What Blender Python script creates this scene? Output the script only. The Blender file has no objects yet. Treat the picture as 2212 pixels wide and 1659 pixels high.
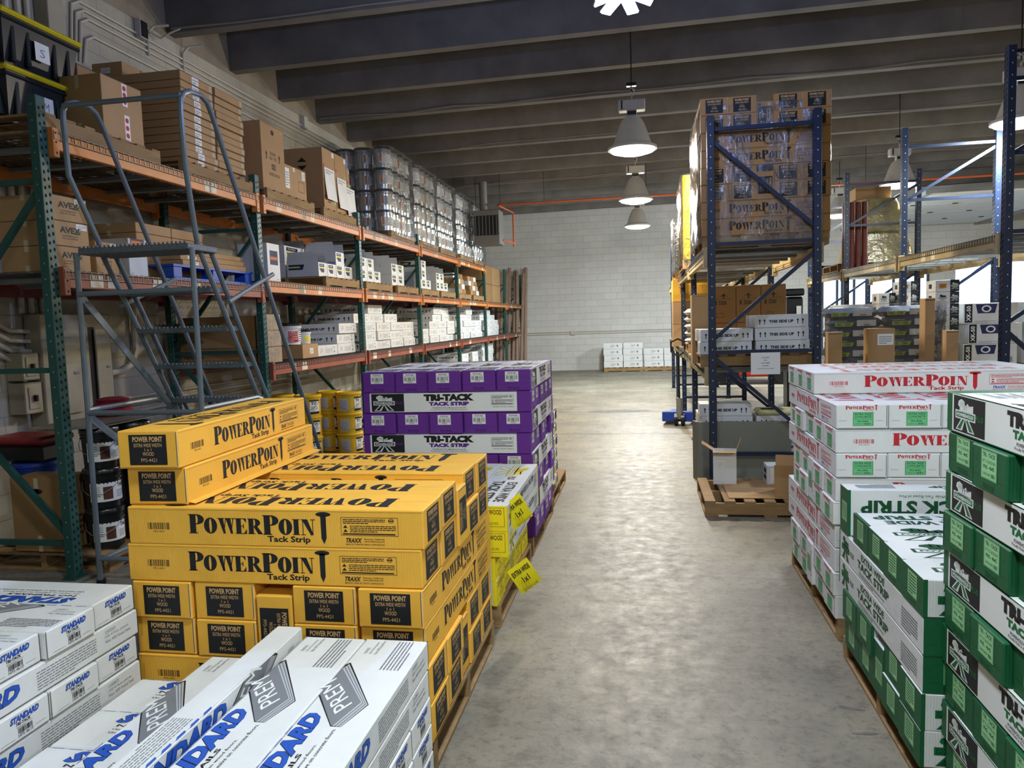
import bpy, math, random
from mathutils import Vector, Matrix
random.seed(7)
sc = bpy.context.scene
COL = sc.collection
PI = math.pi

# ---------------------------------------------------------------- camera, exposure
IMW, IMH, FPX = 2212., 1659., 1610.
CX, CY, CAMH = 1106., 829.5, 1.65
def _axes(vpx=1390., vpy=684., roll=.0173):
    d = Vector((vpx-CX, -(vpy-CY), -FPX)).normalized()
    up = Vector((-math.sin(roll), math.cos(roll), 0))
    z = (up - up.dot(d)*d).normalized()
    x = d.cross(z)
    return x, d, z
AX, AY, AZ = _axes()
cam_d = bpy.data.cameras.new('camera')
cam_d.sensor_width = 36; cam_d.lens = FPX/IMW*36; cam_d.clip_start = .05; cam_d.clip_end = 200
cam = bpy.data.objects.new('camera', cam_d); COL.objects.link(cam)
M4 = Matrix((AX, AY, AZ)).to_4x4(); M4.translation = Vector((0, 0, CAMH))
cam.matrix_world = M4
sc.camera = cam
def ray(u, v):
    c = Vector((u-CX, -(v-CY), -FPX)); return Vector((AX.dot(c), AY.dot(c), AZ.dot(c)))
def onX(u, v, X): r = ray(u, v)*1.; return r*(X/r.x)+Vector((0, 0, CAMH))
def onY(u, v, Y): r = ray(u, v)*1.; return r*(Y/r.y)+Vector((0, 0, CAMH))
def onZ(u, v, Z): r = ray(u, v)*1.; return r*((Z-CAMH)/r.z)+Vector((0, 0, CAMH))

sc.view_settings.view_transform = 'Standard'; sc.view_settings.look = 'None'
sc.view_settings.gamma = 1; sc.view_settings.exposure = 0.0
sc.view_settings.use_curve_mapping = False
sc.cycles.use_denoising = True
try: sc.cycles.denoiser = 'OPENIMAGEDENOISE'
except Exception: pass
sc.cycles.max_bounces = 7; sc.cycles.diffuse_bounces = 4; sc.cycles.glossy_bounces = 3
sc.cycles.transmission_bounces = 6; sc.cycles.transparent_max_bounces = 12
sc.cycles.sample_clamp_indirect = 6; sc.cycles.caustics_reflective = False; sc.cycles.caustics_refractive = False
w = bpy.data.worlds.new('sky'); sc.world = w; w.use_nodes = True
w.node_tree.nodes['Background'].inputs[0].default_value = (.55, .72, 1, 1)
w.node_tree.nodes['Background'].inputs[1].default_value = 3.0

# ---------------------------------------------------------------- materials
def lin(c):
    if isinstance(c, str):
        c = [int(c[i:i+2], 16)/255 for i in (0, 2, 4)]
    return tuple((x/12.92 if x <= .04045 else ((x+.055)/1.055)**2.4) for x in c)+(1,)
_m = {}
def mat(name, col, rough=.7, var=.06, scale=6, bump=0, bscale=60, metal=0, emit=0, spec=.4, alpha=1, stretch=None, trans=0, ior=1.45):
    if name in _m: return _m[name]
    m = bpy.data.materials.new(name); m.use_nodes = True; _m[name] = m
    nt = m.node_tree; b = nt.nodes['Principled BSDF']; N = nt.nodes.new; L = nt.links.new
    c = lin(col)
    b.inputs['Base Color'].default_value = c; b.inputs['Roughness'].default_value = rough
    b.inputs['Metallic'].default_value = metal; b.inputs['Specular IOR Level'].default_value = spec
    b.inputs['Alpha'].default_value = alpha
    if trans: b.inputs['Transmission Weight'].default_value = trans; b.inputs['IOR'].default_value = ior
    if emit:
        b.inputs['Emission Color'].default_value = c; b.inputs['Emission Strength'].default_value = emit
    if var or bump:
        tc = N('ShaderNodeTexCoord'); mp = N('ShaderNodeMapping'); L(tc.outputs['Object'], mp.inputs['Vector'])
        if stretch: mp.inputs['Scale'].default_value = stretch
    if var:
        no = N('ShaderNodeTexNoise'); no.inputs['Scale'].default_value = scale; no.inputs['Detail'].default_value = 5; no.inputs['Roughness'].default_value = .6
        L(mp.outputs[0], no.inputs['Vector'])
        mr = N('ShaderNodeMapRange'); mr.inputs[1].default_value = .3; mr.inputs[2].default_value = .7
        mr.inputs[3].default_value = 1-var; mr.inputs[4].default_value = 1+var
        L(no.outputs['Fac'], mr.inputs[0])
        mx = N('ShaderNodeMix'); mx.data_type = 'RGBA'; mx.blend_type = 'MULTIPLY'; mx.inputs[0].default_value = 1
        mx.inputs[6].default_value = c; L(mr.outputs[0], mx.inputs[7]); L(mx.outputs[2], b.inputs['Base Color'])
    if bump:
        n2 = N('ShaderNodeTexNoise'); n2.inputs['Scale'].default_value = bscale; n2.inputs['Detail'].default_value = 3
        L(mp.outputs[0], n2.inputs['Vector'])
        bp = N('ShaderNodeBump'); bp.inputs['Strength'].default_value = bump; bp.inputs['Distance'].default_value = .01
        L(n2.outputs['Fac'], bp.inputs['Height']); L(bp.outputs[0], b.inputs['Normal'])
    return m
def board(name, col, rough=.68, var=.05):          # corrugated board: faint flutes and soft dents
    if name in _m: return _m[name]
    m = mat(name, col, rough, var, 5, spec=.35)
    nt = m.node_tree; b = nt.nodes['Principled BSDF']; N = nt.nodes.new; L = nt.links.new
    tc = N('ShaderNodeTexCoord')
    wv = N('ShaderNodeTexWave'); wv.inputs['Scale'].default_value = 34; wv.inputs['Distortion'].default_value = .4; wv.bands_direction = 'X'
    L(tc.outputs['Object'], wv.inputs['Vector'])
    no = N('ShaderNodeTexNoise'); no.inputs['Scale'].default_value = 9; no.inputs['Detail'].default_value = 3; L(tc.outputs['Object'], no.inputs['Vector'])
    ma = N('ShaderNodeMath'); ma.operation = 'MULTIPLY_ADD'; ma.inputs[1].default_value = .06; L(wv.outputs['Fac'], ma.inputs[0]); L(no.outputs['Fac'], ma.inputs[2])
    bp = N('ShaderNodeBump'); bp.inputs['Strength'].default_value = .35; bp.inputs['Distance'].default_value = .012
    L(ma.outputs[0], bp.inputs['Height']); L(bp.outputs[0], b.inputs['Normal'])
    return m
INK = mat('black_ink', '17191b', .6, 0)
WHITE_INK = mat('white_ink', 'dfe2e0', .6, 0)

# ---------------------------------------------------------------- mesh collector
_txt = {}
def text2d(s, bold=0., shear=0.):
    k = (s, bold, shear)
    if k in _txt: return _txt[k]
    cu = bpy.data.curves.new('t', 'FONT'); cu.body = s; cu.resolution_u = 2; cu.offset = bold; cu.shear = shear
    o = bpy.data.objects.new('t', cu); COL.objects.link(o)
    dg = bpy.context.evaluated_depsgraph_get(); dg.update()
    me = bpy.data.meshes.new_from_object(o.evaluated_get(dg))
    vs = [(v.co.x, v.co.y) for v in me.vertices]; fs = [tuple(p.vertices) for p in me.polygons]
    # keep windings upward
    fs = [f if (lambda n: n)(me.polygons[i].normal.z) >= 0 else f[::-1] for i, f in enumerate(fs)]
    bpy.data.objects.remove(o); bpy.data.meshes.remove(me); bpy.data.curves.remove(cu)
    x0 = min(v[0] for v in vs); x1 = max(v[0] for v in vs); y0 = min(v[1] for v in vs); y1 = max(v[1] for v in vs)
    _txt[k] = (vs, fs, x0, y0, max(x1-x0, 1e-6), max(y1-y0, 1e-6)); return _txt[k]

class MB:
    def __init__(s): s.v = []; s.f = []; s.m = []; s.mats = []
    def mi(s, m):
        if m not in s.mats: s.mats.append(m)
        return s.mats.index(m)
    def poly(s, pts, m):
        n = len(s.v); s.v += [tuple(p) for p in pts]; s.f.append(tuple(range(n, n+len(pts)))); s.m.append(s.mi(m))
    def box(s, a, b, m, bev=0., T=None):
        (x0, y0, z0), (x1, y1, z1) = a, b; i = s.mi(m); n = len(s.v)
        if not bev:
            P = [(x, y, z) for x in (x0, x1) for y in (y0, y1) for z in (z0, z1)]
            F = [(0, 1, 3, 2), (4, 6, 7, 5), (0, 4, 5, 1), (2, 3, 7, 6), (0, 2, 6, 4), (1, 5, 7, 3)]
        else:
            P = []; idx = {}
            for ax in range(3):
                for sx in (0, 1):
                    for sy in (0, 1):
                        for sz in (0, 1):
                            sgn = (sx, sy, sz); p = []
                            for k in range(3):
                                lo, hi = (x0, y0, z0)[k], (x1, y1, z1)[k]
                                v = hi if sgn[k] else lo
                                if k != ax: v += -bev if sgn[k] else bev
                                p.append(v)
                            idx[(ax, sgn)] = len(P); P.append(tuple(p))
            F = []
            g = lambda ax, *q: idx[(ax, q)]
            for ax in range(3):
                for sd in (0, 1):
                    o = [k for k in range(3) if k != ax]; c = []
                    for (p, q) in ((0, 0), (1, 0), (1, 1), (0, 1)):
                        sg = [0, 0, 0]; sg[ax] = sd; sg[o[0]] = p; sg[o[1]] = q; c.append(idx[(ax, tuple(sg))])
                    flip = (sd == 0) ^ (ax == 1)
                    F.append(tuple(c[::-1] if flip else c))
            for ax in range(3):            # edge strips along axis ax
                o = [k for k in range(3) if k != ax]
                for p in (0, 1):
                    for q in (0, 1):
                        lo = [0, 0, 0]; hi = [0, 0, 0]; hi[ax] = 1
                        for sg in (lo, hi): sg[o[0]] = p; sg[o[1]] = q
                        lo = tuple(lo); hi = tuple(hi)
                        c = [idx[(o[0], lo)], idx[(o[0], hi)], idx[(o[1], hi)], idx[(o[1], lo)]]
                        flip = (p == q) ^ (ax == 1)
                        F.append(tuple(c if flip else c[::-1]))
            for sx in (0, 1):
                for sy in (0, 1):
                    for sz in (0, 1):
                        sg = (sx, sy, sz); c = (idx[(0, sg)], idx[(1, sg)], idx[(2, sg)])
                        F.append(c if (sx+sy+sz) % 2 else c[::-1])
        if T is not None: P = [tuple(T @ Vector(p)) for p in P]
        s.v += P; s.f += [tuple(n+q for q in f) for f in F]; s.m += [i]*len(F)
    def tube(s, pts, r, m, n=8, cap=True, closed=False):
        pts = [Vector(p) for p in pts]; i = s.mi(m); base = len(s.v); k = len(pts)
        prev = None
        for j, p in enumerate(pts):
            if j == 0: d = pts[1]-p
            elif j == k-1: d = p-pts[-2]
            else: d = (pts[j+1]-p).normalized()+(p-pts[j-1]).normalized()
            d = d.normalized() if d.length > 1e-9 else Vector((0, 0, 1))
            if prev is None:
                a = Vector((0, 0, 1)) if abs(d.z) < .9 else Vector((1, 0, 0))
                prev = (a-d*a.dot(d)).normalized()
            else: prev = (prev-d*prev.dot(d)).normalized()
            b = d.cross(prev)
            for q in range(n):
                t = 2*PI*q/n; s.v.append(tuple(p+prev*(r*math.cos(t))+b*(r*math.sin(t))))
        for j in range(k-1):
            for q in range(n):
                a0 = base+j*n+q; a1 = base+j*n+(q+1) % n
                s.f.append((a0, a1, a1+n, a0+n)); s.m.append(i)
        if cap:
            s.f.append(tuple(base+q for q in range(n))[::-1]); s.m.append(i)
            s.f.append(tuple(base+(k-1)*n+q for q in range(n))); s.m.append(i)
    def bar(s, p, q, w, h, m, up=(0, 0, 1)):       # rectangular bar from p to q
        p = Vector(p); q = Vector(q); d = (q-p); L = d.length; d.normalize(); up = Vector(up)
        x = d.cross(up).normalized(); y = x.cross(d).normalized()
        T = Matrix((x, d, y)).transposed().to_4x4(); T.translation = p
        s.box((-w/2, 0, -h/2), (w/2, L, h/2), m, T=T)
    def lathe(s, prof, m, n=24, c=(0, 0, 0), a0=0, a1=2*PI, mats=None):
        base = len(s.v); full = abs(a1-a0-2*PI) < 1e-6; nn = n if full else n+1
        for (r, z) in prof:
            for q in range(nn):
                t = a0+(a1-a0)*q/n; s.v.append((c[0]+r*math.cos(t), c[1]+r*math.sin(t), c[2]+z))
        for j in range(len(prof)-1):
            mm = s.mi(mats[j] if mats else m)
            for q in range(n):
                q2 = (q+1) % nn if full else q+1
                s.f.append((base+j*nn+q, base+j*nn+q2, base+(j+1)*nn+q2, base+(j+1)*nn+q)); s.m.append(mm)
    def build(s, name, parent=None, loc=(0, 0, 0), rot=(0, 0, 0), smooth=False):
        me = bpy.data.meshes.new(name); me.from_pydata(s.v, [], s.f)
        for m in s.mats: me.materials.append(m)
        me.polygons.foreach_set('material_index', s.m)
        if smooth:
            me.polygons.foreach_set('use_smooth', [True]*len(s.f))
            try: me.set_sharp_from_angle(angle=.6)
            except Exception: pass
        me.update()
        o = bpy.data.objects.new(name, me); COL.objects.link(o); o.parent = parent
        o.location = loc; o.rotation_euler = rot; return o

class Face:      # a printing surface: origin lower-left, u right, v up; everything printed lies a hair in front of it
    def __init__(s, mb, o, u, v, lift=.0004):
        s.mb = mb; s.o = Vector(o); s.u = Vector(u).normalized(); s.v = Vector(v).normalized(); s.n = s.u.cross(s.v); s.l = lift; s.a = 0
    def P(s, x, y): return tuple(s.o+s.u*x+s.v*y+s.n*s.l)
    def up(s, d=.00013): s.l += d
    def rect(s, x0, y0, x1, y1, m): s.mb.poly([s.P(x0, y0), s.P(x1, y0), s.P(x1, y1), s.P(x0, y1)], m)
    def poly(s, pts, m): s.mb.poly([s.P(*p) for p in pts], m)
    def frame(s, x0, y0, x1, y1, t, m):
        s.rect(x0, y0, x1, y0+t, m); s.rect(x0, y1-t, x1, y1, m); s.rect(x0, y0+t, x0+t, y1-t, m); s.rect(x1-t, y0+t, x1, y1-t, m)
    def text(s, t, x0, y0, x1, y1, m, bold=.02, shear=0., rot=0, keep=False):
        vs, fs, a, b, w_, h_ = text2d(t, bold, shear); i = s.mb.mi(m); n = len(s.mb.v)
        W, H = x1-x0, y1-y0
        for (x, y) in vs:
            p, q = (x-a)/w_, (y-b)/h_
            if rot == 90: p, q = 1-q, p
            elif rot == -90: p, q = q, 1-p
            elif rot == 180: p, q = 1-p, 1-q
            s.mb.v.append(s.P(x0+p*W, y0+q*H))
        s.mb.f += [tuple(n+k for k in f) for f in fs]; s.mb.m += [i]*len(fs)
    def bars(s, x0, y0, x1, y1, m, n=22, seed=1, vert=False):
        r = random.Random(seed); x = 0.
        ws = [r.choice((1, 1, 2, 3)) for _ in range(2*n)]; tot = sum(ws)
        for k, w_ in enumerate(ws):
            if k % 2 == 0:
                a, b = x/tot, (x+w_)/tot
                if vert: s.rect(x0, y0+a*(y1-y0), x1, y0+b*(y1-y0), m)
                else: s.rect(x0+a*(x1-x0), y0, x0+b*(x1-x0), y1, m)
            x += w_
    def lines(s, x0, y0, x1, y1, m, n=5, fill=.45, seed=3, vert=False):   # rows of print too small to read
        r = random.Random(seed)
        for k in range(n):
            if vert:
                a = x0+(x1-x0)*k/n; y = y0
                e = y1 if k < n-1 else y0+(y1-y0)*.6
                while y < e-1e-4:
                    w_ = r.uniform(.05, .16)*(y1-y0); s.rect(a, y, a+(x1-x0)/n*fill, min(y+w_, e), m); y += w_+.012*(y1-y0)
            else:
                a = y0+(y1-y0)*k/n; x = x0
                e = x1 if k > 0 else x0+(x1-x0)*.6
                while x < e-1e-4:
                    w_ = r.uniform(.03, .11)*(x1-x0); s.rect(x, a, min(x+w_, e), a+(y1-y0)/n*fill, m); x += w_+.012*(x1-x0)
    def ring(s, cx, cy, rx, ry, ix, iy, m, n=20, a0=0, a1=2*PI, icx=None):
        icx = cx if icx is None else icx
        for k in range(n):
            t0 = a0+(a1-a0)*k/n; t1 = a0+(a1-a0)*(k+1)/n
            o0 = (cx+rx*math.cos(t0), cy+ry*math.sin(t0)); o1 = (cx+rx*math.cos(t1), cy+ry*math.sin(t1))
            i0 = (icx+ix*math.cos(t0), cy+iy*math.sin(t0)); i1 = (icx+ix*math.cos(t1), cy+iy*math.sin(t1))
            if ix < 1e-6 and iy < 1e-6: s.poly([i0, o0, o1], m)
            else: s.poly([i0, o0, o1, i1], m)
    def sub(s, x0, y0, W, H, gw=1., gh=1., rot=0):    # a local frame scaled to gw x gh units
        return Sub(s, x0, y0, W/gw, H/gh, W, H, rot)
class Sub(Face):
    def __init__(s, f, x0, y0, sx, sy, W, H, rot=0):
        s.f = f; s.mb = f.mb; s.x0, s.y0, s.sx, s.sy, s.W, s.H, s.rot = x0, y0, sx, sy, W, H, rot
    def P(s, x, y):
        X, Y = x*s.sx, y*s.sy
        if s.rot == 180: X, Y = s.W-X, s.H-Y
        elif s.rot == 90: X, Y = s.W-Y, X          # W,H are then the footprint after turning
        elif s.rot == -90: X, Y = Y, s.H-X
        return s.f.P(s.x0+X, s.y0+Y)
    def up(s, d=.00013): s.f.up(d)

def fat_serif(f, word, m):
    """fat-face serif capitals laid out in units of cap height 1; small capitals after the first letter of each half; the T is a nail"""
    def serif(x0, x1, y, h, t=.05): f.rect(x0, y, x1, y+t*h, m)
    x = 0.
    for ch in word:
        big = ch.isupper(); h = 1. if big else .80; c = ch.upper(); y0 = 0. if big else .02
        R = lambda a, b, c_, d: f.rect(x+a*h, y0+b*h, x+c_*h, y0+d*h, m)
        Pg = lambda pts: f.poly([(x+a*h, y0+b*h) for a, b in pts], m)
        if c in 'PR':
            R(.06, 0, .38, 1); R(0, 0, .46, .05); R(0, .95, .45, 1)
            f.ring(x+.42*h, y0+.735*h, .40*h, .265*h, .075*h, .205*h, m, 12, -PI/2, PI/2)
            R(.34, .95, .43, 1); R(.34, .47, .43, .52)
            w_ = .80
            if c == 'R': Pg([(.40, .5), (.62, .5), (.93, .06), (.93, 0), (.66, 0), (.36, .5)]); R(.66, 0, .95, .05); w_ = .97
        elif c == 'O':
            f.ring(x+.43*h, y0+.5*h, .44*h, .52*h, .085*h, .45*h, m, 24); w_ = .88
        elif c == 'W':
            for a in (.10, .58): Pg([(a-.03, 1), (a+.29, 1), (a+.42, 0), (a+.28, 0)])
            for a in (.36, .84): Pg([(a, 0), (a+.05, 0), (a+.24, 1), (a+.18, 1)])
            R(0, .95, .46, 1); R(.5, .95, .92, 1); R(.94, .95, 1.2, 1); w_ = 1.16
        elif c == 'E':
            R(.06, 0, .38, 1); R(0, 0, .74, .05); R(0, .95, .72, 1); R(.34, .47, .52, .52)
            Pg([(.50, .36), (.56, .36), (.56, .64), (.50, .64)]); Pg([(.56, .05), (.74, .05), (.74, .32)]); Pg([(.54, .95), (.72, .70), (.72, .95)]); w_ = .80
        elif c == 'I':
            R(.07, 0, .39, 1); R(0, 0, .46, .05); R(0, .95, .46, 1); w_ = .52
        elif c == 'N':
            R(.10, 0, .15, 1); R(.72, 0, .77, 1); Pg([(.06, 1), (.42, 1), (.78, .02), (.62, -.02)]); R(0, 0, .28, .05); R(0, .95, .30, 1); R(.6, .95, .90, 1); w_ = .96
        elif c == '!':       # the nail
            f.ring(x+.36, 1.08, .38, .12, 0, 0, m, 16); Pg2 = [(x+.22, 1.06), (x+.50, 1.06), (x+.49, -.12), (x+.36, -.42), (x+.23, -.12)]
            f.poly([(a, b) for a, b in Pg2][::-1], m); w_ = .8; h = 1
        x += w_*h+.01
    return x
FSW = 8.05
def powerpoint(face, x0, y0, W, H, m, rot=0, sub=True, m2=None):
    """the POWERPOINT word mark in a W x H box, cap height H*.62, with the small line below"""
    f = face.sub(x0, y0, W, H, FSW*.915, 1.62, rot)
    g = Sub.__new__(Sub); g.__dict__.update(f.__dict__)
    oldP = f.P
    class G(Sub): pass
    g.__class__ = G
    g.P = lambda x, y: oldP(x, y+.45)
    fat_serif(g, 'PowerPoin!', m)
    if sub:
        t = G.__new__(G); t.__dict__.update(f.__dict__); t.P = oldP
        Face.text(t, 'Tack Strip', 4.1, 0., 6.3, .40, m2 or m, .03)
def nail_hand_logo(f, x0, y0, W, H, ink, paper, rot=0, word='POWERHOLD'):
    """fist with a nail over a name bar on a pair of struts"""
    g = f.sub(x0, y0, W, H, 10, 10, rot)
    o = [(2.2, 5.6), (2.2, 6.9), (1.3, 7.6), (1.6, 8.8), (3.0, 9.6), (4.6, 9.0), (4.9, 7.6), (6.2, 8.6), (7.2, 7.4), (8.9, 8.2), (8.9, 5.9), (6.4, 5.6)]
    cx = sum(p[0] for p in o)/len(o); cy = sum(p[1] for p in o)/len(o)
    for a, b in zip(o, o[1:]+o[:1]): g.poly([(cx, cy), b, a], paper)
    for x in (2.7, 3.6): g.rect(x, 7.3, x+.18, 8.9, ink)
    g.rect(4.4, 6.4, 4.7, 9.2, ink); g.rect(5.5, 6.2, 5.7, 8.2, ink)
    g.rect(0, 3.45, 10, 6.05, paper); 
    for s_ in (-1, 1): g.poly([(5, 3.6), (5+s_*1.9, 3.6), (5+s_*4.7, 0), (5+s_*1.4, 0)][::s_], paper)
    g.up(); g.rect(.45, 3.9, 9.55, 5.6, ink)
    for s_ in (-1, 1): g.poly([(5+s_*.4, 3.5), (5+s_*1.35, 3.5), (5+s_*3.9, .35), (5+s_*2.2, .35)][::s_], ink)
    g.up(); g.text(word, .9, 4.2, 9.1, 5.3, paper, .05)

# ---------------------------------------------------------------- scene objects
def tag(o, label=None, cat=None, group=None, kind=None):
    if label: o['label'] = label
    if cat: o['category'] = cat
    if group: o['group'] = group
    if kind: o['kind'] = kind
    return o
def empty(name, loc=(0, 0, 0), rot=(0, 0, 0)):
    o = bpy.data.objects.new(name, None); COL.objects.link(o); o.location = loc; o.rotation_euler = rot; o.empty_display_size = .1; return o
def copy_tree(o, parent=None):
    c = o.copy(); COL.objects.link(c); c.parent = parent
    for ch in list(o.children): copy_tree(ch, c)
    return c
_used = set()
def place(proto, loc, rot=(0, 0, 0), label=None, group=None, cat=None):
    """the first call moves the built object itself, later calls copy it with its parts"""
    if proto.name in _used: o = copy_tree(proto)
    else: o = proto; _used.add(proto.name)
    o.location = loc; o.rotation_euler = rot
    if label: o['label'] = label
    if cat: o['category'] = cat
    if group: o['group'] = group
    return o
def discard_unused(protos):
    for p in protos:
        if p.name not in _used:
            for ch in list(p.children): bpy.data.objects.remove(ch)
            bpy.data.objects.remove(p)
ORD = ['first', 'second', 'third', 'fourth', 'fifth', 'sixth', 'seventh', 'eighth', 'ninth', 'tenth', 'eleventh', 'twelfth']
# ---------------------------------------------------------------- room
WX0, WX1, WY0, WY1 = -5.0, 13.0, -7.0, 23.9
def block_wall(name, col, axis, course=.203, block=.406, dirt=.35):
    m = bpy.data.materials.new(name); m.use_nodes = True; nt = m.node_tree; b = nt.nodes['Principled BSDF']; N = nt.nodes.new; L = nt.links.new
    tc = N('ShaderNodeTexCoord'); sp = N('ShaderNodeSeparateXYZ'); cb = N('ShaderNodeCombineXYZ'); L(tc.outputs['Object'], sp.inputs[0])
    L(sp.outputs[axis], cb.inputs[0]); L(sp.outputs[2], cb.inputs[1])
    br = N('ShaderNodeTexBrick'); br.inputs['Scale'].default_value = 1; br.inputs['Mortar Size'].default_value = .006
    br.inputs['Brick Width'].default_value = block; br.inputs['Row Height'].default_value = course; br.inputs['Mortar Smooth'].default_value = .4
    c = lin(col); br.inputs['Color1'].default_value = c; br.inputs['Color2'].default_value = tuple(x*.93 for x in c[:3])+(1,)
    br.inputs['Mortar'].default_value = tuple(x*.80 for x in c[:3])+(1,); L(cb.outputs[0], br.inputs['Vector'])
    no = N('ShaderNodeTexNoise'); no.inputs['Scale'].default_value = .9; no.inputs['Detail'].default_value = 8; no.inputs['Roughness'].default_value = .65; L(tc.outputs['Object'], no.inputs['Vector'])
    mr = N('ShaderNodeMapRange'); mr.inputs[1].default_value = .35; mr.inputs[2].default_value = .7; mr.inputs[3].default_value = 1; mr.inputs[4].default_value = 1-dirt; L(no.outputs['Fac'], mr.inputs[0])
    mx = N('ShaderNodeMix'); mx.data_type = 'RGBA'; mx.blend_type = 'MULTIPLY'; mx.inputs[0].default_value = 1; L(br.outputs['Color'], mx.inputs[6]); L(mr.outputs[0], mx.inputs[7]); L(mx.outputs[2], b.inputs['Base Color'])
    n2 = N('ShaderNodeTexNoise'); n2.inputs['Scale'].default_value = 40; n2.inputs['Detail'].default_value = 4; L(tc.outputs['Object'], n2.inputs['Vector'])
    ma = N('ShaderNodeMath'); ma.operation = 'MULTIPLY_ADD'; ma.inputs[1].default_value = -1.2; L(br.outputs['Fac'], ma.inputs[0]); 
    m3 = N('ShaderNodeMath'); m3.operation = 'MULTIPLY'; m3.inputs[1].default_value = .5; L(n2.outputs['Fac'], m3.inputs[0]); L(m3.outputs[0], ma.inputs[2])
    bp = N('ShaderNodeBump'); bp.inputs['Strength'].default_value = .55; bp.inputs['Distance'].default_value = .012; L(ma.outputs[0], bp.inputs['Height']); L(bp.outputs[0], b.inputs['Normal'])
    b.inputs['Roughness'].default_value = .75
    return m
def concrete_floor():
    m = bpy.data.materials.new('polished_concrete'); m.use_nodes = True; nt = m.node_tree; b = nt.nodes['Principled BSDF']; N = nt.nodes.new; L = nt.links.new
    tc = N('ShaderNodeTexCoord')
    def noise(s, d, r=.6, st=None, dist=0):
        n = N('ShaderNodeTexNoise'); n.inputs['Scale'].default_value = s; n.inputs['Detail'].default_value = d; n.inputs['Roughness'].default_value = r; n.inputs['Distortion'].default_value = dist
        if st: mp = N('ShaderNodeMapping'); mp.inputs['Scale'].default_value = st; L(tc.outputs['Object'], mp.inputs[0]); L(mp.outputs[0], n.inputs['Vector'])
        else: L(tc.outputs['Object'], n.inputs['Vector'])
        return n
    def ramp(src, *st):
        r = N('ShaderNodeValToRGB'); L(src, r.inputs[0]); e = r.color_ramp.elements
        e[0].position, e[0].color = st[0][0], st[0][1]; e[1].position, e[1].color = st[-1][0], st[-1][1]
        for p, c in st[1:-1]: q = e.new(p); q.color = c
        return r
    def mul(a, bb, f=1):
        x = N('ShaderNodeMix'); x.data_type = 'RGBA'; x.blend_type = 'MULTIPLY'; x.inputs[0].default_value = f; L(a, x.inputs[6]); L(bb, x.inputs[7]); return x.outputs[2]
    g = lambda v: (v, v, v, 1)
    base = ramp(noise(1.1, 9, .68).outputs['Fac'], (.32, lin('6e695c')), (.5, lin('827c6c')), (.68, lin('948c78')))
    fine = ramp(noise(26, 8, .75).outputs['Fac'], (.33, g(.50)), (.48, g(.98)), (.7, g(1.1)))
    blot = ramp(noise(5.5, 8, .72, dist=.4).outputs['Fac'], (.38, g(.62)), (.46, g(.96)), (.6, g(1.04)))
    streak = ramp(noise(3, 6, .7, (.22, 2.6, 1)).outputs['Fac'], (.33, g(.80)), (.46, g(1)), (.6, g(1)))
    vo = N('ShaderNodeTexVoronoi'); vo.feature = 'DISTANCE_TO_EDGE'; vo.inputs['Scale'].default_value = 3.2
    wn = noise(6, 5); mxv = N('ShaderNodeMix'); mxv.data_type = 'VECTOR'; mxv.inputs[0].default_value = .18; L(tc.outputs['Object'], mxv.inputs[4]); L(wn.outputs['Color'], mxv.inputs[5]); L(mxv.outputs[1], vo.inputs['Vector'])
    crack = ramp(vo.outputs['Distance'], (0, g(.70)), (.012, g(1)), (1, g(1)))
    c = mul(mul(mul(base.outputs[0], fine.outputs[0]), blot.outputs[0], .8), streak.outputs[0])
    cm = ramp(noise(.7, 3).outputs['Fac'], (.5, g(0)), (.62, g(1)), (1, g(1)))
    x = N('ShaderNodeMix'); x.data_type = 'RGBA'; x.blend_type = 'MULTIPLY'; L(cm.outputs[0], x.inputs[0]); L(c, x.inputs[6]); L(crack.outputs[0], x.inputs[7])
    L(x.outputs[2], b.inputs['Base Color'])
    ro = ramp(noise(9, 7, .7).outputs['Fac'], (.3, g(.62)), (.7, g(.40))); L(ro.outputs[0], b.inputs['Roughness'])
    b.inputs['Specular IOR Level'].default_value = .5
    bp = N('ShaderNodeBump'); bp.inputs['Strength'].default_value = .22; bp.inputs['Distance'].default_value = .006; L(noise(38, 6, .7).outputs['Fac'], bp.inputs['Height']); L(bp.outputs[0], b.inputs['Normal'])
    return m
M_CONC = mat('beam_concrete', '6c6863', .85, .25, 1.6, .3, 25)
M_CONC_L = mat('ledge_concrete', '8d8372', .85, .2, 2.2, .3, 25)
mb = MB(); mb.box((WX0-.3, WY0-.3, -.2), (WX1+.3, WY1+.3, 0), concrete_floor())
tag(mb.build('floor'), kind='structure')
MW = block_wall('painted_block_far', 'd8d7d2', 0, dirt=.10); ML = block_wall('painted_block_left', 'bdb7a7', 1, dirt=.36)
# far wall with a dock opening at the right
mb = MB()
for a, b in (((WX0-.3, 0), (5.3, 6.2)), ((5.3, 3.0), (8.3, 6.2)), ((8.3, 0), (9.0, 6.2)), ((9.0, 2.9), (12.0, 6.2)), ((12.0, 0), (WX1+.3, 6.2)), ((5.3, 0), (8.3, .3))):
    mb.box((a[0], WY1, a[1]), (b[0], WY1+.25, b[1]), MW)
tag(mb.build('wall_far'), kind='structure')
mb = MB(); mb.box((WX0-.3, WY0, 0), (WX0, WY1, 4.80), ML); mb.box((WX0-.3, WY0, 4.80), (WX0, WY1, 6.2), M_CONC_L); tag(mb.build('wall_left'), kind='structure')
mb = MB(); mb.box((WX1, WY0, 0), (WX1+.3, WY1, 6.2), block_wall('painted_block_right', 'c4c2ba', 1)); tag(mb.build('wall_right'), kind='structure')
mb = MB(); mb.box((WX0-.3, WY0-.3, 0), (WX1+.3, WY0, 6.2), block_wall('painted_block_near', 'c4c2ba', 0)); tag(mb.build('wall_near'), kind='structure')
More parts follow.
